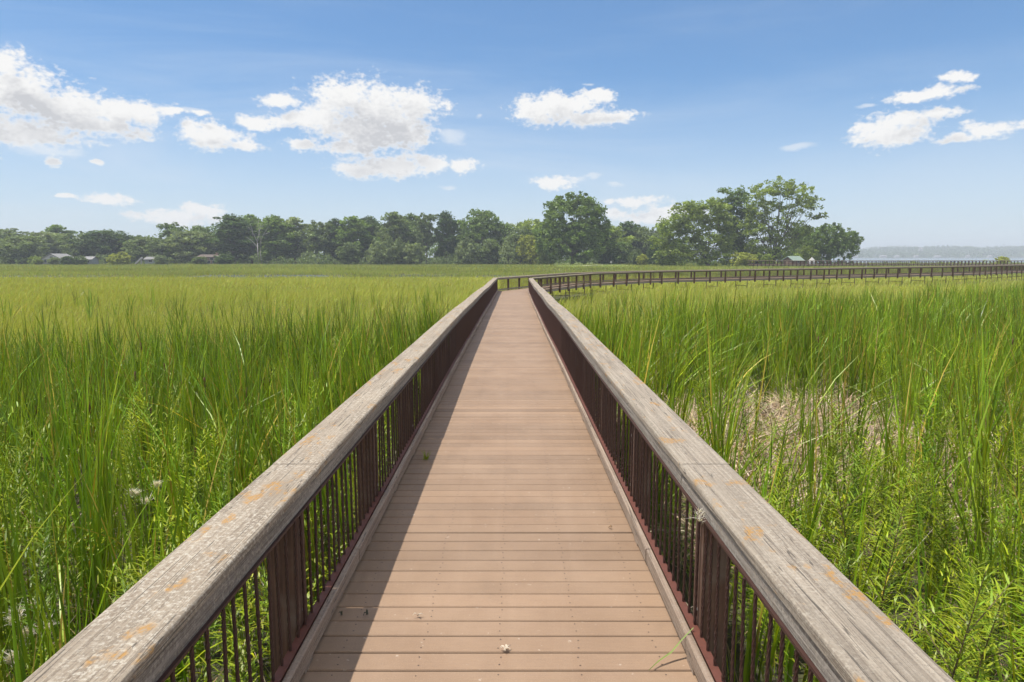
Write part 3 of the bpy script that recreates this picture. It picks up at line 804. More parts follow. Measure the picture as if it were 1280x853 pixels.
def proto(key, H, lobes, ncl, per, clr, leaf, seed, trunk_r, stems=1, bark='bark', **kw):
    """a tree H metres tall: crown mesh + trunk with limbs running into the lobes"""
    V, Q, T = crown_arrays(lobes, ncl, per, clr, leaf, seed, **kw)
    paths = []; q = random.Random(seed)
    zf = min(l[2]-l[5]*.7 for l in lobes); zf = max(H*.10, min(zf, H*.35))
    for s in range(stems):
        bx = q.uniform(-.5, .5)*(stems > 1); fx = bx*1.6
        paths.append(([(bx, 0, -.3), (bx*1.1, .05, zf*.5), (fx, .1, zf)], trunk_r, trunk_r*.72))
        for i, l in enumerate(lobes):
            if stems > 1 and i % stems != s: continue
            tgt = (l[0]*.9, l[1]*.9, l[2]+l[5]*.35)
            paths.append((bez((fx, .1, zf*.96), tgt, H*.05, seed+i), trunk_r*.42, trunk_r*.08))
            for e in range(2):
                t2 = (l[0]+q.uniform(-.8, .8)*l[3], l[1]+q.uniform(-.8, .8)*l[4], l[2]+q.uniform(-.2, .8)*l[5])
                paths.append((bez((l[0]*.5+fx*.5, l[1]*.5, (zf+l[2])*.5), t2, H*.04, seed+i*7+e), trunk_r*.18, trunk_r*.04))
    PROTO[key] = (np_mesh('crown', V, Q, M['crown_mid'], T), limbs(trunk_r, paths, M[bark]), H)
def rl(seed, n, H, W, zlo=.16, top=1.0, spread=.55):
    q = random.Random(seed); out = []
    for i in range(4):                                      # core of the crown
        f = zlo+.12+(top-.2-zlo-.12)*i/3; wz = math.sin(math.pi*min(.93, .22+.62*(f-zlo)/(1-zlo)))
        out.append((q.uniform(-.05, .05)*W, q.uniform(-.05, .05)*W, H*f, W*.30*wz, W*.30*wz, H*.17))
    for i in range(n):                                      # lobes that break up its outline
        f = zlo+.06+(top-.10-zlo-.06)*((i+q.random())/n); wz = math.sin(math.pi*min(.95, .25+.62*(f-zlo)/(1-zlo)))
        a = i*2.4+q.uniform(-.5, .5); d = W*spread*.54*wz*q.uniform(.75, 1.15); k = q.uniform(.13, .21)
        out.append((math.cos(a)*d, math.sin(a)*d, H*f, W*k, W*k, min(H*.16, W*k*q.uniform(.7, 1.0))))
    out.append((q.uniform(-.08, .08)*W, 0, H*(top-.10), W*.17, W*.17, H*.10))
    return out
proto('broad', 17, rl(1, 13, 17, 16), 330, 30, 1.25, .40, 1, .34, hollow=.3)
proto('broad2', 17, rl(2, 14, 17, 17, .12), 340, 30, 1.3, .40, 2, .34, hollow=.3)
proto('tall', 20, rl(3, 14, 20, 11, .12), 330, 30, 1.15, .40, 3, .30, hollow=.3)
proto('tall2', 20, rl(4, 13, 20, 12, .18), 310, 30, 1.1, .40, 4, .30, hollow=.25)
proto('gappy', 20, rl(5, 11, 20, 11, .30, 1.0, .75), 190, 30, 1.05, .38, 5, .26, hollow=.2)
proto('round', 24, [(0, 0, 14.5, 8.6, 8.6, 8.8), (-3.2, 0, 9, 7, 7, 6.5), (3.6, 1, 9, 7.0, 7, 6.5), (0, -3, 6.5, 8, 6, 5.5), (-3.5, -1, 18.5, 4.4, 4.4, 4), (1.5, -2, 20.5, 4.2, 4.2, 3.4), (4.6, 0, 17.5, 3.8, 3.8, 4), (7.4, 0, 13.5, 2.4, 2.4, 3)], 760, 32, 1.2, .38, 6, .5, hollow=.45)
proto('shrubby', 8, [(0, 0, 4.2, 3.6, 3.6, 3.6), (-2.2, 0, 3.0, 2.6, 2.6, 2.8), (2.3, .5, 2.8, 2.6, 2.6, 2.6), (.5, -1.5, 2.0, 3, 2, 2)], 190, 28, .8, .32, 7, .10, 3, hollow=.5)
proto('shrubby2', 8, rl(8, 9, 8, 9, .06), 190, 28, .85, .32, 8, .10, 3, hollow=.4)
proto('willow', 14, [(0, 0, 9.5, 6.4, 6, 4.0), (-4.5, 0, 8.0, 4.2, 4.2, 3.8), (4.4, 0, 8.2, 4.4, 4.2, 3.6), (7.6, 0, 9.0, 2.8, 2.6, 2.2), (-1, -3, 7, 6, 3, 3.5), (2, -3, 5.5, 6, 3, 3.2), (-4, -1, 4.5, 4.2, 3.4, 3)], 520, 30, 1.25, .33, 9, .40, 2, hollow=.45, strands=1.7)
# the airy tall tree and its neighbours
proto('airy', 28, [(1, 0, 24.5, 4.6, 4.2, 3.2), (-3.6, 0, 22.8, 3.6, 3.4, 3.0), (5.4, 0, 22.6, 3.8, 3.4, 3.0), (9.0, 0, 19.2, 3.0, 2.8, 2.5), (10.6, 0, 15.8, 2.6, 2.2, 1.4), (4.2, -1, 18, 3.6, 3, 2.8), (-1, 1, 18.6, 3.6, 3.2, 2.8), (-5.4, 0, 17.5, 3.6, 3.2, 3.4),
                   (-6.2, 0, 12.5, 3.6, 3.2, 3.4), (-2.2, 0, 13.0, 3.4, 3, 3), (5.4, 0, 12.4, 3.2, 3, 2.4), (8.2, 0, 11.2, 2.2, 2, 1.6), (-4.5, 0, 7.5, 3.8, 3, 3), (2.4, 0, 8.5, 3.4, 3, 2.2), (6.0, 1, 7.4, 2.4, 2, 1.8), (-1.2, 0, 4.5, 3.6, 3, 2.6), (2.6, -1, 4.2, 3.2, 3, 2.6), (-4.2, -1, 4.2, 3.2, 3, 2.6), (1.6, -1, 13.5, 3.0, 2.6, 2.6), (0, 0, 9.5, 3.2, 2.8, 2.6)], 560, 30, 1.05, .30, 10, .42, 2, hollow=.15)
proto('leaning', 22, [(-5, 0, 17.5, 4.2, 4, 3.4), (0, 0, 18.6, 4.0, 3.6, 2.8), (-8.8, 0, 13.0, 3.8, 3.6, 3.6), (-4.0, 0, 13.0, 4.2, 4, 3.4), (2, 0, 14.2, 3.8, 3.6, 3.2), (-10.6, 0, 8.6, 3.2, 3, 3.4), (-6.5, 0, 8.2, 3.6, 3.2, 3.4), (-1, -1, 8.6, 3.8, 3.2, 3), (3.4, 0, 8.8, 3, 3, 3.4), (-8, -1, 4.2, 4, 3, 3), (-2.6, -1, 4.0, 4, 3, 2.8), (2.6, -1, 4, 3, 2.6, 2.8)], 640, 30, 1.15, .32, 11, .36, 3, hollow=.25)
proto('upright', 25, [(0, 0, 21.4, 2.8, 2.6, 3), (-2.8, 0, 18.4, 2.8, 2.6, 3), (2.2, 0, 17, 3, 2.6, 3.4), (-3.0, 0, 13.4, 3, 2.6, 3.4), (1.4, 0, 12, 3.2, 2.8, 3.4), (-1.6, 0, 7.6, 3.6, 3, 3.6), (2.2, 0, 6.2, 3, 2.6, 3.4), (-3.4, 0, 23.0, 1.4, 1.4, 1.3)], 380, 30, 1.1, .32, 12, .34, 1, hollow=.2)

def bare_tree_mesh():
    paths = [([(0, 0, -.3), (-.3, 0, 5), (-.2, 0, 9)], .22, .15), ([(1.0, 0, -.3), (.7, 0, 5), (1.1, 0, 10)], .18, .12)]
    for k, (b, c) in enumerate((((-.2, 0, 9), (-3.4, 0, 15.5)), ((-.2, 0, 9), (1.4, .2, 17)), ((-.25, 0, 7), (-4.4, .3, 11.5)), ((1.1, 0, 10), (3.8, 0, 15)), ((1.1, 0, 10), (.6, -.2, 18)), ((-1.8, 0, 12), (-2.6, 0, 16.6)), ((2.4, 0, 12.5), (4.6, .2, 13.2)), ((.4, 0, 13), (2.6, 0, 16.5)))):
        paths.append((bez(b, c, .8, k), .12, .03))
    return limbs(.3, paths, M['bark_pale'])

def tree(kind, px, top, Y, foliage, label, name='tree', wpx=None, cat='tree', group='trees along the far shore', rz=None, keep=None):
    crown, trunk, H = PROTO[kind]
    zt = ht(top, Y)-GZ; s = zt/H
    r = empty(name, (at(px, Y), Y, GZ), rz if rz is not None else (hash((px, top)) % 628)/100)
    w0 = (crown_w[kind])*s; k = 1.0
    if wpx: k = max(.55, min(1.9, (wpx/FPX*Y)/w0))
    r.scale = (s*k, s*k, s)
    tag(r, label, cat, group)
    o = link('crown', crown, r)
    o.material_slots[0].link = 'OBJECT'; o.material_slots[0].material = M[foliage]
    link('trunk', trunk, r)
    return r
crown_w = {}
for k, (c, t, H) in PROTO.items():
    a = np.empty(len(c.vertices)*3, np.float32); c.vertices.foreach_get('co', a); a = a.reshape(-1, 3)
    crown_w[k] = float(np.percentile(a[:, 0], 98)-np.percentile(a[:, 0], 2))
    crown_h = float(np.percentile(a[:, 2], 99.7))
    PROTO[k] = (c, t, crown_h)

TREES = [
 # kind, px, top row, Y, foliage, label, width px, rz
 ('broad', 8, 287, 268, 'crown_olive', 'olive broad tree cut by the picture edge, above a pale bush', 60),
 ('broad2', 32, 296, 246, 'crown_olive', 'yellowing broad tree with a drooping crown near the white gabled house', 52),
 ('broad', 60, 291, 272, 'crown_grey', 'grey-green tree directly behind the white gabled house', 52),
 ('tall2', 79, 283, 285, 'crown_mid', 'tallest tree rising above the white gabled house', 46),
 ('broad2', 110, 293, 262, 'crown_olive', 'dull olive tree behind the grey shed', 48),
 ('broad', 137, 289, 266, 'crown_dark', 'dark dense tree behind the bright yellow-green bush', 52),
 ('broad2', 163, 295, 270, 'crown_dark', 'dark low tree just above the slanted white ramp', 44),
 ('broad', 187, 297, 258, 'crown_olive', 'low tree beside the slanted white ramp and the blue-grey shed', 40),
 ('gappy', 221, 280, 262, 'crown_mid', 'irregular tree with open ragged top at the dip in the treeline', 36),
 ('broad2', 208, 299, 252, 'crown_olive', 'small yellow-green tree in front of the ragged-topped tree', 34),
 ('broad', 245, 290, 256, 'crown_grey', 'grey-green tree between the ragged tree and the brown house', 44),
 ('broad2', 258, 284, 276, 'crown_mid', 'mid-green tree behind the brown house', 44),
 ('tall', 297, 271, 258, 'crown_dark', 'tall dark tree beside the bleached bare tree, first of the high treeline', 50),
 ('tall2', 318, 271, 280, 'crown_mid', 'tall tree behind the bleached bare tree', 44),
 ('tall', 348, 272, 262, 'crown_mid', 'tall rounded tree just past the bleached bare tree', 44),
 ('tall2', 372, 274, 270, 'crown_grey', 'tall grey-green tree with flat top', 38),
 ('gappy', 400, 278, 260, 'crown_olive', 'thin tree with sky showing through its crown', 36),
 ('tall', 422, 276, 268, 'crown_dark', 'tall dark tree next to the see-through tree', 36),
 ('tall2', 447, 273, 262, 'crown_mid', 'tall tree standing over the pale round willow bush', 38),
 ('tall', 466, 273, 276, 'crown_dark', 'dark tall tree directly behind the pale round willow bush', 34),
 ('tall2', 497, 268, 268, 'crown_olive', 'tall tree with feathery top past the pale round willow bush', 38),
 ('tall', 515, 270, 278, 'crown_mid', 'mid-green tall tree filling the treeline behind the feathery one', 34),
 ('gappy', 535, 269, 262, 'crown_olive', 'tall open tree with small bright gaps of sky', 32),
 ('tall', 560, 267, 262, 'crown_dark', 'narrow dark columnar tree standing apart at its top', 26),
 ('gappy', 578, 276, 268, 'crown_mid', 'shorter open tree between the columnar tree and the wide round one', 30),
 ('broad2', 606, 265, 262, 'crown_mid', 'wide rounded mid-green tree, last of the high treeline', 56),
 ('broad', 634, 281, 270, 'crown_grey', 'grey-green tree behind the wide rounded tree', 36),
 ('broad2', 652, 285, 250, 'crown_olive', 'olive tree close to the great round tree', 36),
 ('broad', 668, 277, 258, 'crown_light', 'light green tree tucked behind the great round tree', 44),
 ('round', 716, 246, 222, 'crown_mid', 'great dense round tree standing alone by the gravel path', 80, 0.0),
 ('broad', 757, 283, 250, 'crown_light', 'light green tree just past the great round tree', 40),
 ('tall2', 786, 279, 262, 'crown_dark', 'slim dark tree behind the marker post', 32),
 ('broad2', 806, 285, 258, 'crown_olive', 'olive low-crowned tree between marker post and leaning tree', 42),
 ('gappy', 824, 286, 270, 'crown_grey', 'thin grey tree with bare twigs above its crown', 30),
 ('leaning', 886, 252, 200, 'crown_light', 'wide yellow-green tree with several leaning stems', 90, 0.0),
 ('upright', 918, 238, 206, 'crown_mid', 'upright tree squeezed between the leaning tree and the airy tree', 44, 0.0),
 ('airy', 966, 227, 200, 'crown_light', 'tallest airy tree with sky showing between its limbs', 84, 0.0),
 ('broad', 1001, 284, 225, 'crown_mid', 'rounded tree between the airy tree and the spreading willow', 34),
 ('willow', 1036, 281, 208, 'crown_mid', 'dark spreading willow with drooping branches by the lake', 58, 0.0),
]
for T_ in TREES:
    kind, px, top, Y, fo, lb, wpx = T_[:7]
    nm = {'willow': 'willow_tree', 'tall': 'tall_tree', 'tall2': 'tall_tree', 'gappy': 'thin_tree', 'round': 'round_tree', 'airy': 'airy_tree'}.get(kind, 'broadleaf_tree')
    tree(kind, px, top, Y, fo, lb, nm, wpx, rz=T_[7] if len(T_) > 7 else None)
bt = empty('dead_tree', (at(327, 250), 250, GZ)); tag(bt, 'bleached dead tree with bare white forked trunks in front of dark foliage', 'tree', 'trees along the far shore')
link('trunk', bare_tree_mesh(), bt); bt.scale = (1, 1, (ht(277, 250)-GZ)/18)
SHRUBS = [
 ('shrubby', 153, 315.5, 236, 'crown_yellow', 'bright yellow-green rounded bush standing alone at the marsh edge', 27),
 ('shrubby', 480, 295, 240, 'crown_grey', 'big pale round willow bush in front of the tall treeline', 33),
 ('shrubby2', 52, 321, 236, 'crown_light', 'small pale bush just before the white gabled house', 16),
 ('shrubby2', 72, 322, 234, 'crown_grey', 'low grey bush against the wall of the white gabled house', 12),
 ('shrubby2', 91, 320.5, 232, 'crown_dark', 'dark bush hiding one end of the white gabled house', 22),
 ('shrubby', 103, 320, 236, 'crown_olive', 'olive bush between the white gabled house and the grey shed', 20),
 ('shrubby2', 207, 320, 234, 'crown_grey', 'grey bush next to the blue-grey shed', 20),
 ('shrubby2', 284, 318, 234, 'crown_dark', 'dark bush at the end of the brown house', 22),
 ('shrubby2', 253, 321, 233, 'crown_olive', 'low olive bush at the near corner of the brown house', 16),
 ('shrubby2', 438, 304, 244, 'crown_olive', 'olive bush beside the pale round willow bush', 24),
 ('shrubby', 506, 298, 246, 'crown_olive', 'brownish olive bush on the far side of the pale round willow bush', 24),
 ('shrubby2', 520, 305, 242, 'crown_grey', 'grey bush below the tall open tree', 26),
 ('shrubby', 584, 298, 244, 'crown_grey', 'silvery bush in front of the wide rounded tree', 26),
 ('shrubby2', 612, 300, 242, 'crown_olive', 'dull bush at the foot of the wide rounded tree', 30),
 ('shrubby', 640, 302, 238, 'crown_grey', 'grey-green bush midway to the great round tree', 30),
 ('shrubby2', 663, 295, 236, 'crown_yellow', 'yellowish bush with a rusty patch beside the great round tree', 26),
 ('shrubby', 683, 302, 228, 'crown_light', 'light bush touching the great round tree', 22),
 ('shrubby', 760, 298, 226, 'crown_dark', 'dark bush where the gravel path enters the wood', 18),
 ('shrubby2', 776, 303, 232, 'crown_mid', 'mid-green bush right behind the white marker post', 24),
 ('shrubby', 794, 312, 220, 'crown_olive', 'rounded dark-stemmed bush beyond the marker post', 18),
 ('shrubby2', 803, 318, 214, 'crown_yellow', 'small bright yellow bush in the grass below the treeline', 12),
 ('shrubby', 820, 300, 226, 'crown_dark', 'dark green bush before the thin grey tree', 24),
 ('shrubby2', 833, 310, 206, 'crown_light', 'leafy light bush at the foot of the leaning tree', 26),
 ('shrubby2', 929, 316, 190, 'crown_yellow', 'yellow-green bush under the upright tree', 26),
 ('shrubby', 945, 310, 205, 'crown_dark', 'dark bush beneath the airy tree', 18),
 ('shrubby2', 958, 318, 190, 'crown_light', 'pale leafy bush beneath the airy tree, before the grey railing', 14),
 ('shrubby', 1000, 306, 214, 'crown_grey', 'grey bush hugging the pale-roofed shed', 20),
 ('shrubby2', 1011, 308, 206, 'crown_light', 'light bush between shed and willow', 20),
 ('shrubby2', 1250, 321, 190, 'crown_yellow', 'low yellow-green bush on the lake edge behind the far railing', 14),
]
for (kind, px, top, Y, fo, lb, wpx) in SHRUBS: tree(kind, px, top, Y, fo, lb, 'bush', wpx, 'bush', 'bushes along the far shore')

# the unbroken wood behind the single trees
def wood(name, x0, x1, ya, yb, hfun, n, size, fol, seed, zb=GZ):
    r = np.random.default_rng(seed); m = n//22
    x = r.uniform(x0, x1, m); y = r.uniform(ya, yb, m); hh = hfun(x); z = zb + hh*r.uniform(.0, 1, m)**1.15
    k = np.repeat(np.arange(m), 22); q = len(k); X = np.stack([x, y, z], 1)[k] + r.normal(0, size*1.6, (q, 3))*np.array((1, 1, .7))
    X[:, 2] = np.maximum(X[:, 2], zb+.1)
    a = r.normal(0, 1, (q, 3)); a /= np.linalg.norm(a, axis=1)[:, None]; b = np.cross(a, r.normal(0, 1, (q, 3))); b /= np.linalg.norm(b, axis=1)[:, None]
    s1 = (size*r.uniform(.5, 1.2, q))[:, None]; s2 = s1*.65
    V = np.stack([X-a*s1, X-b*s2, X+a*s1, X+b*s2], 1).reshape(-1, 3)
    t = np.repeat(((1+r.normal(0, .18, m))[k]*(1+r.normal(0, .08, q)))[:, None]*np.ones((1, 3)), 4, axis=0)
    o = link(name, np_mesh(name, V, np.arange(q*4).reshape(-1, 4), M[fol], np.clip(t, .4, 1.8))); tag(o, kind='stuff'); return o
hl = lambda x: np.where(x < at(215, 290), 9.5, np.where(x < at(590, 290), 13.0, 10.0))*(1+.14*np.sin(x*.11)+.1*np.sin(x*.31+1))
wood('woodland', at(-60, 290), at(870, 290), 278, 330, hl, 80000, .55, 'crown_mid', 3)
wood('woodland_edge', at(-60, 256), at(850, 250), 246, 258, lambda x: 3.4+1.3*np.sin(x*.23)+.8*np.sin(x*.71), 17000, .36, 'crown_olive', 4)
wood('lakeside_scrub', at(845, 200), at(1075, 200), 204, 214, lambda x: 2.4+.9*np.sin(x*.4), 5200, .3, 'crown_mid', 5)
wood('lake_edge_reeds', at(1075, 200), at(1330, 200), 176, 205, lambda x: 1.5+.5*np.sin(x*.5), 4200, .24, 'crown_light', 6)

# far hills across the lake
def hills():
    nx, ny = 150, 14; V = []; Q = []; r = np.random.default_rng(11)
    prof = lambda x: 24+6*math.sin(x*.004+1)+4*math.sin(x*.011)+2.5*math.sin(x*.031+2)
    for j in range(ny+1):
        for i in range(nx+1):
            x = 300+2600*i/nx; y = 1725+520*j/ny; f = smooth(j/ny*1.15)
            V.append((x, y, GZ + .2 + f*prof(x)*(1.1 if x < 1100 else .95)))
    for j in range(ny):
        for i in range(nx): a = j*(nx+1)+i; Q.append((a, a+1, a+nx+2, a+nx+1))
    m = simple('wooded_hill_floor', (.05, .07, .03), .95, .3, .02)
    o = link('far_hills', np_mesh('far_hills', np.array(V), np.array(Q), m)); tag(o, kind='structure')
    n = 5200; x = r.uniform(320, 2300, n); t = r.random(n)**.8; y = 1730+500*t; f = np.array([smooth(q*1.15*500/520) for q in t])
    z = GZ + f*np.array([prof(q) for q in x])*np.where(x < 1100, 1.1, .95) + r.uniform(1, 8, n)
    k = np.repeat(np.arange(n), 16); q = len(k); X = np.stack([x, y, z], 1)[k] + r.normal(0, 1, (q, 3))*np.array((3.4, 3.4, 2.6))
    a = r.normal(0, 1, (q, 3)); a /= np.linalg.norm(a, axis=1)[:, None]; b = np.cross(a, r.normal(0, 1, (q, 3))); b /= np.linalg.norm(b, axis=1)[:, None]
    s1 = (2.0*r.uniform(.5, 1.3, q))[:, None]; VV = np.stack([X-a*s1, X-b*s1*.7, X+a*s1, X+b*s1*.7], 1).reshape(-1, 3)
    tt = np.repeat(((1+r.normal(0, .22, n))[k])[:, None]*np.ones((1, 3)), 4, axis=0)
    o = link('far_shore_wood', np_mesh('far_shore_wood', VV, np.arange(q*4).reshape(-1, 4), M['crown_dark'], np.clip(tt, .4, 1.8))); tag(o, kind='stuff')
hills()

# ------------------------------------------------------------------ houses and small buildings on the shore
white = simple('white_siding', (.42, .42, .41), .7, .06, 1); greyroof = simple('grey_shingle_roof', (.19, .19, .19), .85, .15, 2); brown = simple('brown_siding', (.22, .15, .11), .8, .15, 2)
glass = simple('dark_window_glass', (.05, .06, .07), .15, .1); bluegrey = simple('bluegrey_siding', (.26, .30, .33), .8, .1, 1); greenroof = simple('pale_green_roof', (.20, .26, .22), .7, .1, 1)
darkroof = simple('brown_shingle_roof', (.11, .085, .07), .85, .15, 2)
paleroof = simple('pale_roof', (.22, .22, .22), .8, .1, 1)
def house(name, px, Y, w, d, hw, hr, wallm, roofm, label, cat, zb=GZ+.2, ridge_x=True, wins=(), rz=0.0, group=None, chimney=False):
    r = empty(name, (at(px, Y), Y, zb), rz); tag(r, label, cat, group)
    mb = MB(); mb.box(-w/2, w/2, -d/2, d/2, 0, hw)
    if not ridge_x: mb.poly([(-w/2, -d/2, hw), (w/2, -d/2, hw), (0, -d/2, hw+hr-.08), (-w/2, d/2, hw), (w/2, d/2, hw), (0, d/2, hw+hr-.08)], [(0, 1, 2), (5, 4, 3)])
    else: mb.poly([(-w/2, -d/2, hw), (-w/2, d/2, hw), (-w/2, 0, hw+hr-.08), (w/2, -d/2, hw), (w/2, d/2, hw), (w/2, 0, hw+hr-.08)], [(0, 2, 1), (3, 4, 5)])
    mb.build('wall', wallm, r)
    o = .35; t = .18; rf = MB()
    for s in (-1, 1):
        if ridge_x: a = [(-w/2-o, s*(d/2+o), hw-o*hr/(d/2)), (w/2+o, s*(d/2+o), hw-o*hr/(d/2)), (w/2+o, 0, hw+hr), (-w/2-o, 0, hw+hr)]
        else: a = [(s*(w/2+o), -d/2-o, hw-o*hr/(w/2)), (s*(w/2+o), d/2+o, hw-o*hr/(w/2)), (0, d/2+o, hw+hr), (0, -d/2-o, hw+hr)]
        rf.poly(a + [(x, y, z+t) for x, y, z in a], [(0,1,2,3), (7,6,5,4), (0,4,5,1), (1,5,6,2), (2,6,7,3), (3,7,4,0)])
    ro = rf.build('roof', roofm, r)
    if chimney:
        c = MB(); c.box(w*.2, w*.2+.8, -.4, .4, hw+hr*.5, hw+hr+.9); c.build('chimney', brown, ro)
    for (wx, wz, ww, wh) in wins:
        f = MB()
        for a0, a1, b0, b1 in ((wx-ww/2-.09, wx-ww/2, wz-.09, wz+wh+.09), (wx+ww/2, wx+ww/2+.09, wz-.09, wz+wh+.09), (wx-ww/2, wx+ww/2, wz-.09, wz), (wx-ww/2, wx+ww/2, wz+wh, wz+wh+.09)): f.box(a0, a1, -d/2-.07, -d/2-.003, b0, b1)
        fo = f.build('window', white, r); p = MB(); p.box(wx-ww/2+.002, wx+ww/2-.002, -d/2-.035, -d/2-.003, wz+.002, wz+wh-.002); p.build('pane', glass, fo)
    return r
house('house', 79, 240, 6.6, 8, 1.8, 1.6, white, paleroof, 'white gabled house half hidden by bushes below the tallest tree', 'house', ridge_x=False, wins=((-1.8, .5, 1.4, 1.0), (1.6, .5, 1.4, 1.0), (0, 1.9, .9, .6)), zb=GZ+.8)
house('shed', 116, 242, 4.4, 4, 1.7, .9, bluegrey, paleroof, 'grey shed with pale roof in the shade under the olive trees', 'shed', wins=((-.8, .6, .9, .7), (.9, .6, .9, .7)), zb=GZ+.6)
house('shed', 196, 244, 4.2, 4, 1.7, .8, bluegrey, greyroof, 'blue-grey shed past the slanted white ramp', 'shed', wins=((0, .8, 1.2, .8),), zb=GZ+.6)
house('house', 269, 243, 7.4, 7, 2.7, .8, brown, darkroof, 'brown two-storey house among trees below the mid-green tree', 'house', wins=((-2, .5, 1.2, 1.0), (0.2, .5, 1.2, 1.0), (2.2, .5, 1.2, 1.0), (-1.6, 1.75, 1.2, .7), (1.4, 1.75, 1.2, .7)), chimney=True, zb=GZ+.4)
house('shed', 990, 192, 3.7, 4, 1.0, 1.1, brown, greenroof, 'small shed with pale green roof between airy tree and willow', 'shed', wins=((0, .4, .8, .5),), rz=.35, zb=GZ+1.2)
tt = MB(); tt.poly([(-.9, -.9, 0), (.9, -.9, 0), (.9, .9, 0), (-.9, .9, 0), (-.9, -.9, .9), (.9, -.9, .9), (.9, .9, .9), (-.9, .9, .9), (0, 0, 2.2)], [(0,1,5,4), (1,2,6,5), (2,3,7,6), (3,0,4,7), (4,5,8), (5,6,8), (6,7,8), (7,4,8)])
o = tt.build('canopy_tent', white); o.location = (at(1013, 190), 190, GZ+1.0); tag(o, 'small white peaked tent beside the willow', 'tent')
rp = MB(); rp.poly([(-1.3, -.35, 0), (-.9, -.35, -.2), (1.5, -.35, 1.85), (1.2, -.35, 2.3), (-1.3, .35, 0), (-.9, .35, -.2), (1.5, .35, 1.85), (1.2, .35, 2.3)], [(0,1,2,3), (7,6,5,4), (0,4,5,1), (1,5,6,2), (2,6,7,3), (3,7,4,0)])
rp.box(.9, 1.0, -.3, .3, -.6, 1.6)
o = rp.build('slanted_ramp', white); o.location = (at(177.5, 234), 234, GZ+.9); tag(o, 'white ramp tilted up at the marsh edge near the bright bush', 'ramp')
for (px, Y, w_, h_, lb) in ((764, 212, .75, 1.15, 'white marker post at the wood edge beside the gravel path'), (1081, 160, .5, 1.25, 'white marker post seen behind the far railing, nearest the willow'), (1149, 175, .45, .85, 'little white marker post on the lake edge, away from the willow')):
    mb = MB(); mb.box(-.06, .06, -.06, .06, 0, h_*.7); mb.sweep([[(w_/2*k*math.cos(a*math.pi/4), .05*s, h_*.75+w_/2*k*math.sin(a*math.pi/4)) for a in range(8)] for s, k in ((-1, .94), (-.9, 1), (.9, 1), (1, .94))])
    o = mb.build('marker_post', white); o.location = (at(px, Y), Y, GZ+.75); tag(o, lb, 'marker post')
for i, (px, w_, h_, lb) in enumerate(((1066, 13, 3.5, 'white lake house across the water just past the willow'), (1101, 15, 4, 'wide white lake house across the water, first beyond the gap'), (1118, 10, 3.5, 'small white lake house close beside the wide one'), (1142, 9, 4, 'white lake house low on the far shore in the middle of the hills'), (1147, 7, 7, 'tall pale building up the hillside across the lake'), (1168, 15, 3, 'long low white boathouse on the far shore'), (1206, 8, 4, 'white cottage on the far shore by a dark tree clump'), (1233, 8, 3.5, 'last white cottage on the far shore before the picture edge'))):
    Y = 1722 if i != 4 else 1900
    house('lake_house', px, Y, w_, 9, h_, 3, white, paleroof, lb, 'house', zb=GZ+.5 if i != 4 else 18, group='houses across the lake')
# gravel path by the great round tree
sheet('gravel_path', [(at(727, 188), 188), (at(733, 188), 188), (at(757, 212), 212), (at(764, 230), 230), (at(757, 230), 230), (at(750, 212), 212)], GZ+.75, simple('pale_gravel', (.52, .49, .44), .9, .12, 3))
bank = MB(); bank.poly([(x, 185, GZ+.02) for x in np.linspace(at(700, 185), at(800, 185), 12)] + [(x, 205, GZ+.745) for x in np.linspace(at(700, 185), at(800, 185), 12)] + [(x, 300, GZ+.745) for x in np.linspace(at(690, 185), at(815, 185), 12)],
    [(i, i+1, i+13, i+12) for i in range(11)] + [(12+i, 13+i, 25+i, 24+i) for i in range(11)])

tag(bank.build('shore_bank', simple('grassy_bank', (.15, .19, .045), .95, .3, .8)), kind='structure')
# ------------------------------------------------------------------ haze
hm = bpy.data.materials.new('summer_haze'); hm.use_nodes = True; t = hm.node_tree
t.nodes.remove(t.nodes['Principled BSDF'])
pv = t.nodes.new('ShaderNodeVolumePrincipled'); pv.inputs['Color'].default_value = (.82, .90, 1.0, 1); pv.inputs['Density'].default_value = .00046; pv.inputs['Anisotropy'].default_value = .0
t.links.new(pv.outputs[0], t.nodes['Material Output'].inputs['Volume'])
hz = MB(); hz.box(-3700, 3700, -3700, 3700, GZ-1.2, 62)
tag(hz.build('haze', hm), kind='stuff')

# ------------------------------------------------------------------ sky with clouds, sun
w = bpy.data.worlds.new('World'); scn.world = w; w.use_nodes = True; wt = w.node_tree; nt = NT(wt)
sky = nt.n('ShaderNodeTexSky', sky_type='NISHITA', sun_disc=False, sun_elevation=R(SUN_EL), sun_rotation=R(SUN_AZ), altitude=250, air_density=1.0, dust_density=.4, ozone_density=1.4)
bg = wt.nodes['Background']; bg.inputs['Strength'].default_value = .085
tc = nt.n('ShaderNodeTexCoord').outputs['Generated']
sx = nt.n('ShaderNodeSeparateXYZ', ins={0: tc})
az = nt.math('ARCTAN2', sx.outputs[0], sx.outputs[1]); el = nt.math('ARCSINE', sx.outputs[2])
DEG = 180/math.pi
p2 = nt.n('ShaderNodeCombineXYZ', ins={0: nt.math('MULTIPLY', az, DEG), 1: nt.math('MULTIPLY', el, DEG)}).outputs[0]
def ang(px, py):           # direction (degrees) of a spot of sky
    c, s = math.cos(R(PITCH)), math.sin(R(PITCH)); u, v = (px-640)/FPX, (426.5-py)/FPX
    d = Vector((u, c + v*s, -s + v*c)).normalized(); return math.degrees(math.atan2(d.x, d.y)), math.degrees(math.asin(d.z))
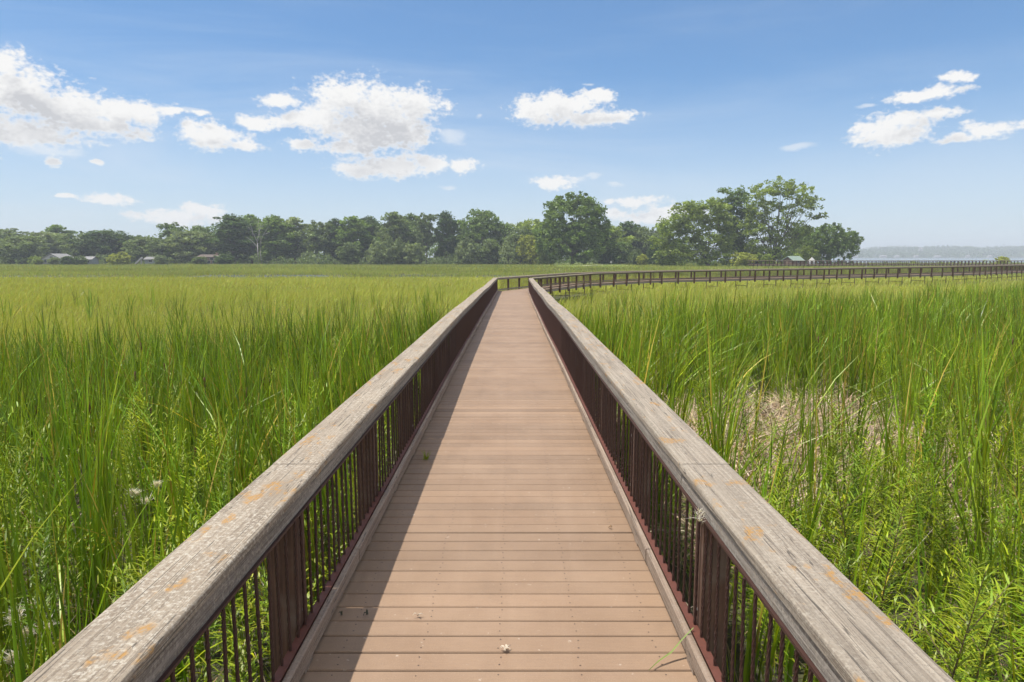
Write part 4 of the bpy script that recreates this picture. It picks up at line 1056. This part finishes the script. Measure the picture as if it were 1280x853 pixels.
CL = [(20,112,58,40),(-45,125,60,50),(75,140,62,30),(140,140,62,20),(40,168,72,16),(120,160,60,14),(5,82,24,16),(215,139,18,4),(247,142,13,4),
 (268,170,40,15),(240,162,18,10),(300,180,34,8),(326,153,26,9),(350,128,24,9),(372,182,20,7),(375,150,30,10),
 (432,122,42,24),(470,140,52,34),(520,132,34,20),(455,165,58,26),(405,148,34,18),(500,166,42,22),(440,185,40,10),
 (490,208,60,11),(578,207,18,8),(448,212,30,9),(532,204,30,9),
 (690,134,44,18),(738,148,46,10),(668,142,24,14),(748,120,24,7),(720,130,40,14),
 (1197,97,20,6),(1155,119,42,7),(1108,170,46,13),(1130,152,38,12),(1170,143,34,6),(1236,161,30,8),(1195,173,26,4),(1085,162,26,6),
 (690,228,27,8),(793,252,33,6),(806,271,46,8),(842,264,40,8),(770,269,22,6),
 (138,249,28,8),(86,246,20,3),(222,271,56,9),(252,264,28,9),(70,204,8,6),(120,204,10,3)]
WISP = [(566,172,20,14),(1000,183,30,6),(560,234,16,3),(742,218,18,4),(770,232,14,4),(598,146,7,4),(735,105,10,3),(1090,132,22,4),(230,138,40,5),(60,190,60,10),(715,222,20,4)]
def ell_group(name, ells, k):
    gt = bpy.data.node_groups.new(name, 'ShaderNodeTree')
    gt.interface.new_socket('P', in_out='INPUT', socket_type='NodeSocketVector'); gt.interface.new_socket('F', in_out='OUTPUT', socket_type='NodeSocketFloat')
    gi, go = gt.nodes.new('NodeGroupInput'), gt.nodes.new('NodeGroupOutput'); g2 = NT(gt); acc = None
    for (x, y, rx, ry) in ells:
        a, e = ang(x, y); a2, _ = ang(x+rx, y); _, e2 = ang(x, y-ry); ra, re = abs(a2-a), abs(e2-e)
        v = gt.nodes.new('ShaderNodeVectorMath'); v.operation = 'MULTIPLY_ADD'; gt.links.new(gi.outputs[0], v.inputs[0])
        v.inputs[1].default_value = (1/ra, 1/re, 0); v.inputs[2].default_value = (-a/ra, -e/re, 0)
        l = gt.nodes.new('ShaderNodeVectorMath'); l.operation = 'LENGTH'; gt.links.new(v.outputs[0], l.inputs[0])
        acc = l.outputs['Value'] if acc is None else g2.math('SMOOTH_MIN', acc, l.outputs['Value'], k)
    gt.links.new(g2.math('SUBTRACT', 1.0, acc), go.inputs[0]); return gt
CL = [(x, y, rx*(1.22 if x > 1000 else 1.10), ry*(1.35 if x > 1000 else 1.14)) for x, y, rx, ry in CL]
G1 = ell_group('cumulus_shapes', CL, .30); G2 = ell_group('wisp_shapes', WISP, .2)
def inst(gt, vec): nd = wt.nodes.new('ShaderNodeGroup'); nd.node_tree = gt; wt.links.new(vec, nd.inputs[0]); return nd.outputs[0]
def vadd(a, b):
    nd = wt.nodes.new('ShaderNodeVectorMath'); nd.operation = 'ADD'; wt.links.new(a, nd.inputs[0])
    if isinstance(b, tuple): nd.inputs[1].default_value = b
    else: wt.links.new(b, nd.inputs[1])
    return nd.outputs[0]
def vscale(a, s):
    nd = wt.nodes.new('ShaderNodeVectorMath'); nd.operation = 'MULTIPLY'; wt.links.new(a, nd.inputs[0]); nd.inputs[1].default_value = s; return nd.outputs[0]
warp = vscale(vadd(nt.noise(nt.map(p2, (.42, .6, 1)), 1.0, 3, .5, out=1), (-.5, -.5, -.5)), (1.7, 1.0, 0))
def dens(vec):
    pw = vadd(vec, warp)
    f = inst(G1, pw)
    n1 = nt.noise(nt.map(vec, (.7, 1.1, 1)), 1.0, 7, .56)
    n2 = nt.noise(nt.map(vec, (.26, .42, 1), (5, 2, 0)), 1.0, 3, .5)
    n3 = nt.noise(nt.map(vec, (2.6, 3.6, 1), (1, 9, 0)), 1.0, 3, .5)
    f = nt.math('ADD', f, nt.math('MULTIPLY', nt.math('SUBTRACT', n3, .47), 1.2))
    return nt.math('ADD', f, nt.math('ADD', nt.math('MULTIPLY', nt.math('SUBTRACT', n1, .46), 1.8), nt.math('MULTIPLY', nt.math('SUBTRACT', n2, .5), .6)))
d0 = dens(p2); d1 = dens(vadd(p2, (-.55, .95, 0)))
def mrange(v, a, b, lo=0., hi=1.):
    nd = nt.n('ShaderNodeMapRange', interpolation_type='SMOOTHSTEP', ins={0: v, 1: a, 2: b, 3: lo, 4: hi}); return nd.outputs[0]
alpha = mrange(d0, -.10, .60)
f2 = inst(G1, vadd(vadd(p2, (-.9, 1.9, 0)), warp))
shade = nt.math('ADD', nt.math('MULTIPLY', mrange(d1, .1, 1.2), .65), nt.math('MULTIPLY', mrange(f2, .0, .8), .6))
shade = nt.math('MULTIPLY', shade, mrange(d0, .1, .8), clamp=True)
lit_c = (7.1, 7.05, 6.95); shd_c = (4.5, 4.55, 4.75)
ccol = nt.mix(shade, lit_c, shd_c)
wv = nt.math('ADD', inst(G2, vadd(p2, warp)), nt.math('MULTIPLY', nt.math('SUBTRACT', nt.noise(nt.map(p2, (.8, 2.2, 1)), 1.0, 8, .65), .5), 1.5))
walpha = nt.math('MULTIPLY', mrange(wv, .0, .8), .55)
# thin high veil, thicker toward the sun's side and the horizon
veil = nt.math('MULTIPLY', mrange(nt.noise(nt.map(p2, (.028, .16, 1), (2, 7, 0)), 1.0, 6, .6, .6), .40, .75), mrange(el, R(30), R(4)))
veil = nt.math('MULTIPLY', veil, mrange(az, R(45), R(-30), .12, .50))
gm_ = wt.nodes.new('ShaderNodeGamma'); gm_.inputs[1].default_value = .80; wt.links.new(sky.outputs[0], gm_.inputs[0])
skyc = nt.mix(1.0, gm_.outputs[0], (.75, 1.11, 1.45), 'MULTIPLY')
c = nt.mix(veil, skyc, (5.6, 6.1, 6.7))
c = nt.mix(nt.math('MULTIPLY', mrange(el, R(15), R(-1)), .62), c, (6.0, 6.35, 6.75))
c = nt.mix(walpha, c, (6.6, 6.8, 7.0))
c = nt.mix(alpha, c, ccol)
# sky overhead and behind, out of view: broken bright cumulus added to lift shadows
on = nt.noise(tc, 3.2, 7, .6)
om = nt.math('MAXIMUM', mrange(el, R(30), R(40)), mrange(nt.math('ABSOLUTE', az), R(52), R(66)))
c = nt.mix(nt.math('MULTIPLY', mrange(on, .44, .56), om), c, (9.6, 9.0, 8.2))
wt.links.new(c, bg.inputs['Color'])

sd = bpy.data.lights.new('sun', 'SUN'); sd.energy = 3.5; sd.angle = R(.53); sd.color = (1.0, .95, .87)
so = bpy.data.objects.new('sun', sd); COL.objects.link(so)
sv = Vector((math.sin(R(SUN_AZ))*math.cos(R(SUN_EL)), math.cos(R(SUN_AZ))*math.cos(R(SUN_EL)), math.sin(R(SUN_EL))))
so.rotation_euler = sv.to_track_quat('Z', 'Y').to_euler(); so.location = sv*50

# ------------------------------------------------------------------ camera and render settings
cd = bpy.data.cameras.new('camera'); cam = bpy.data.objects.new('camera', cd); COL.objects.link(cam); scn.camera = cam
cd.sensor_width = 36; cd.lens = FPX/1280*36; cd.clip_end = 9000; cd.clip_start = .05
cam.location = (CAMX, 0, EYE); cam.rotation_euler = (R(90-PITCH), 0, 0)
scn.view_settings.view_transform = 'Standard'; scn.view_settings.look = 'None'; scn.view_settings.gamma = 1; scn.view_settings.exposure = .70
scn.render.engine = 'CYCLES'
cy = scn.cycles
cy.use_denoising = True
try: cy.denoiser = 'OPENIMAGEDENOISE'
except Exception: pass
cy.use_adaptive_sampling = True; cy.adaptive_threshold = .02
cy.max_bounces = 5; cy.diffuse_bounces = 2; cy.glossy_bounces = 2; cy.transmission_bounces = 3; cy.transparent_max_bounces = 4; cy.volume_bounces = 0
cy.sample_clamp_indirect = 6
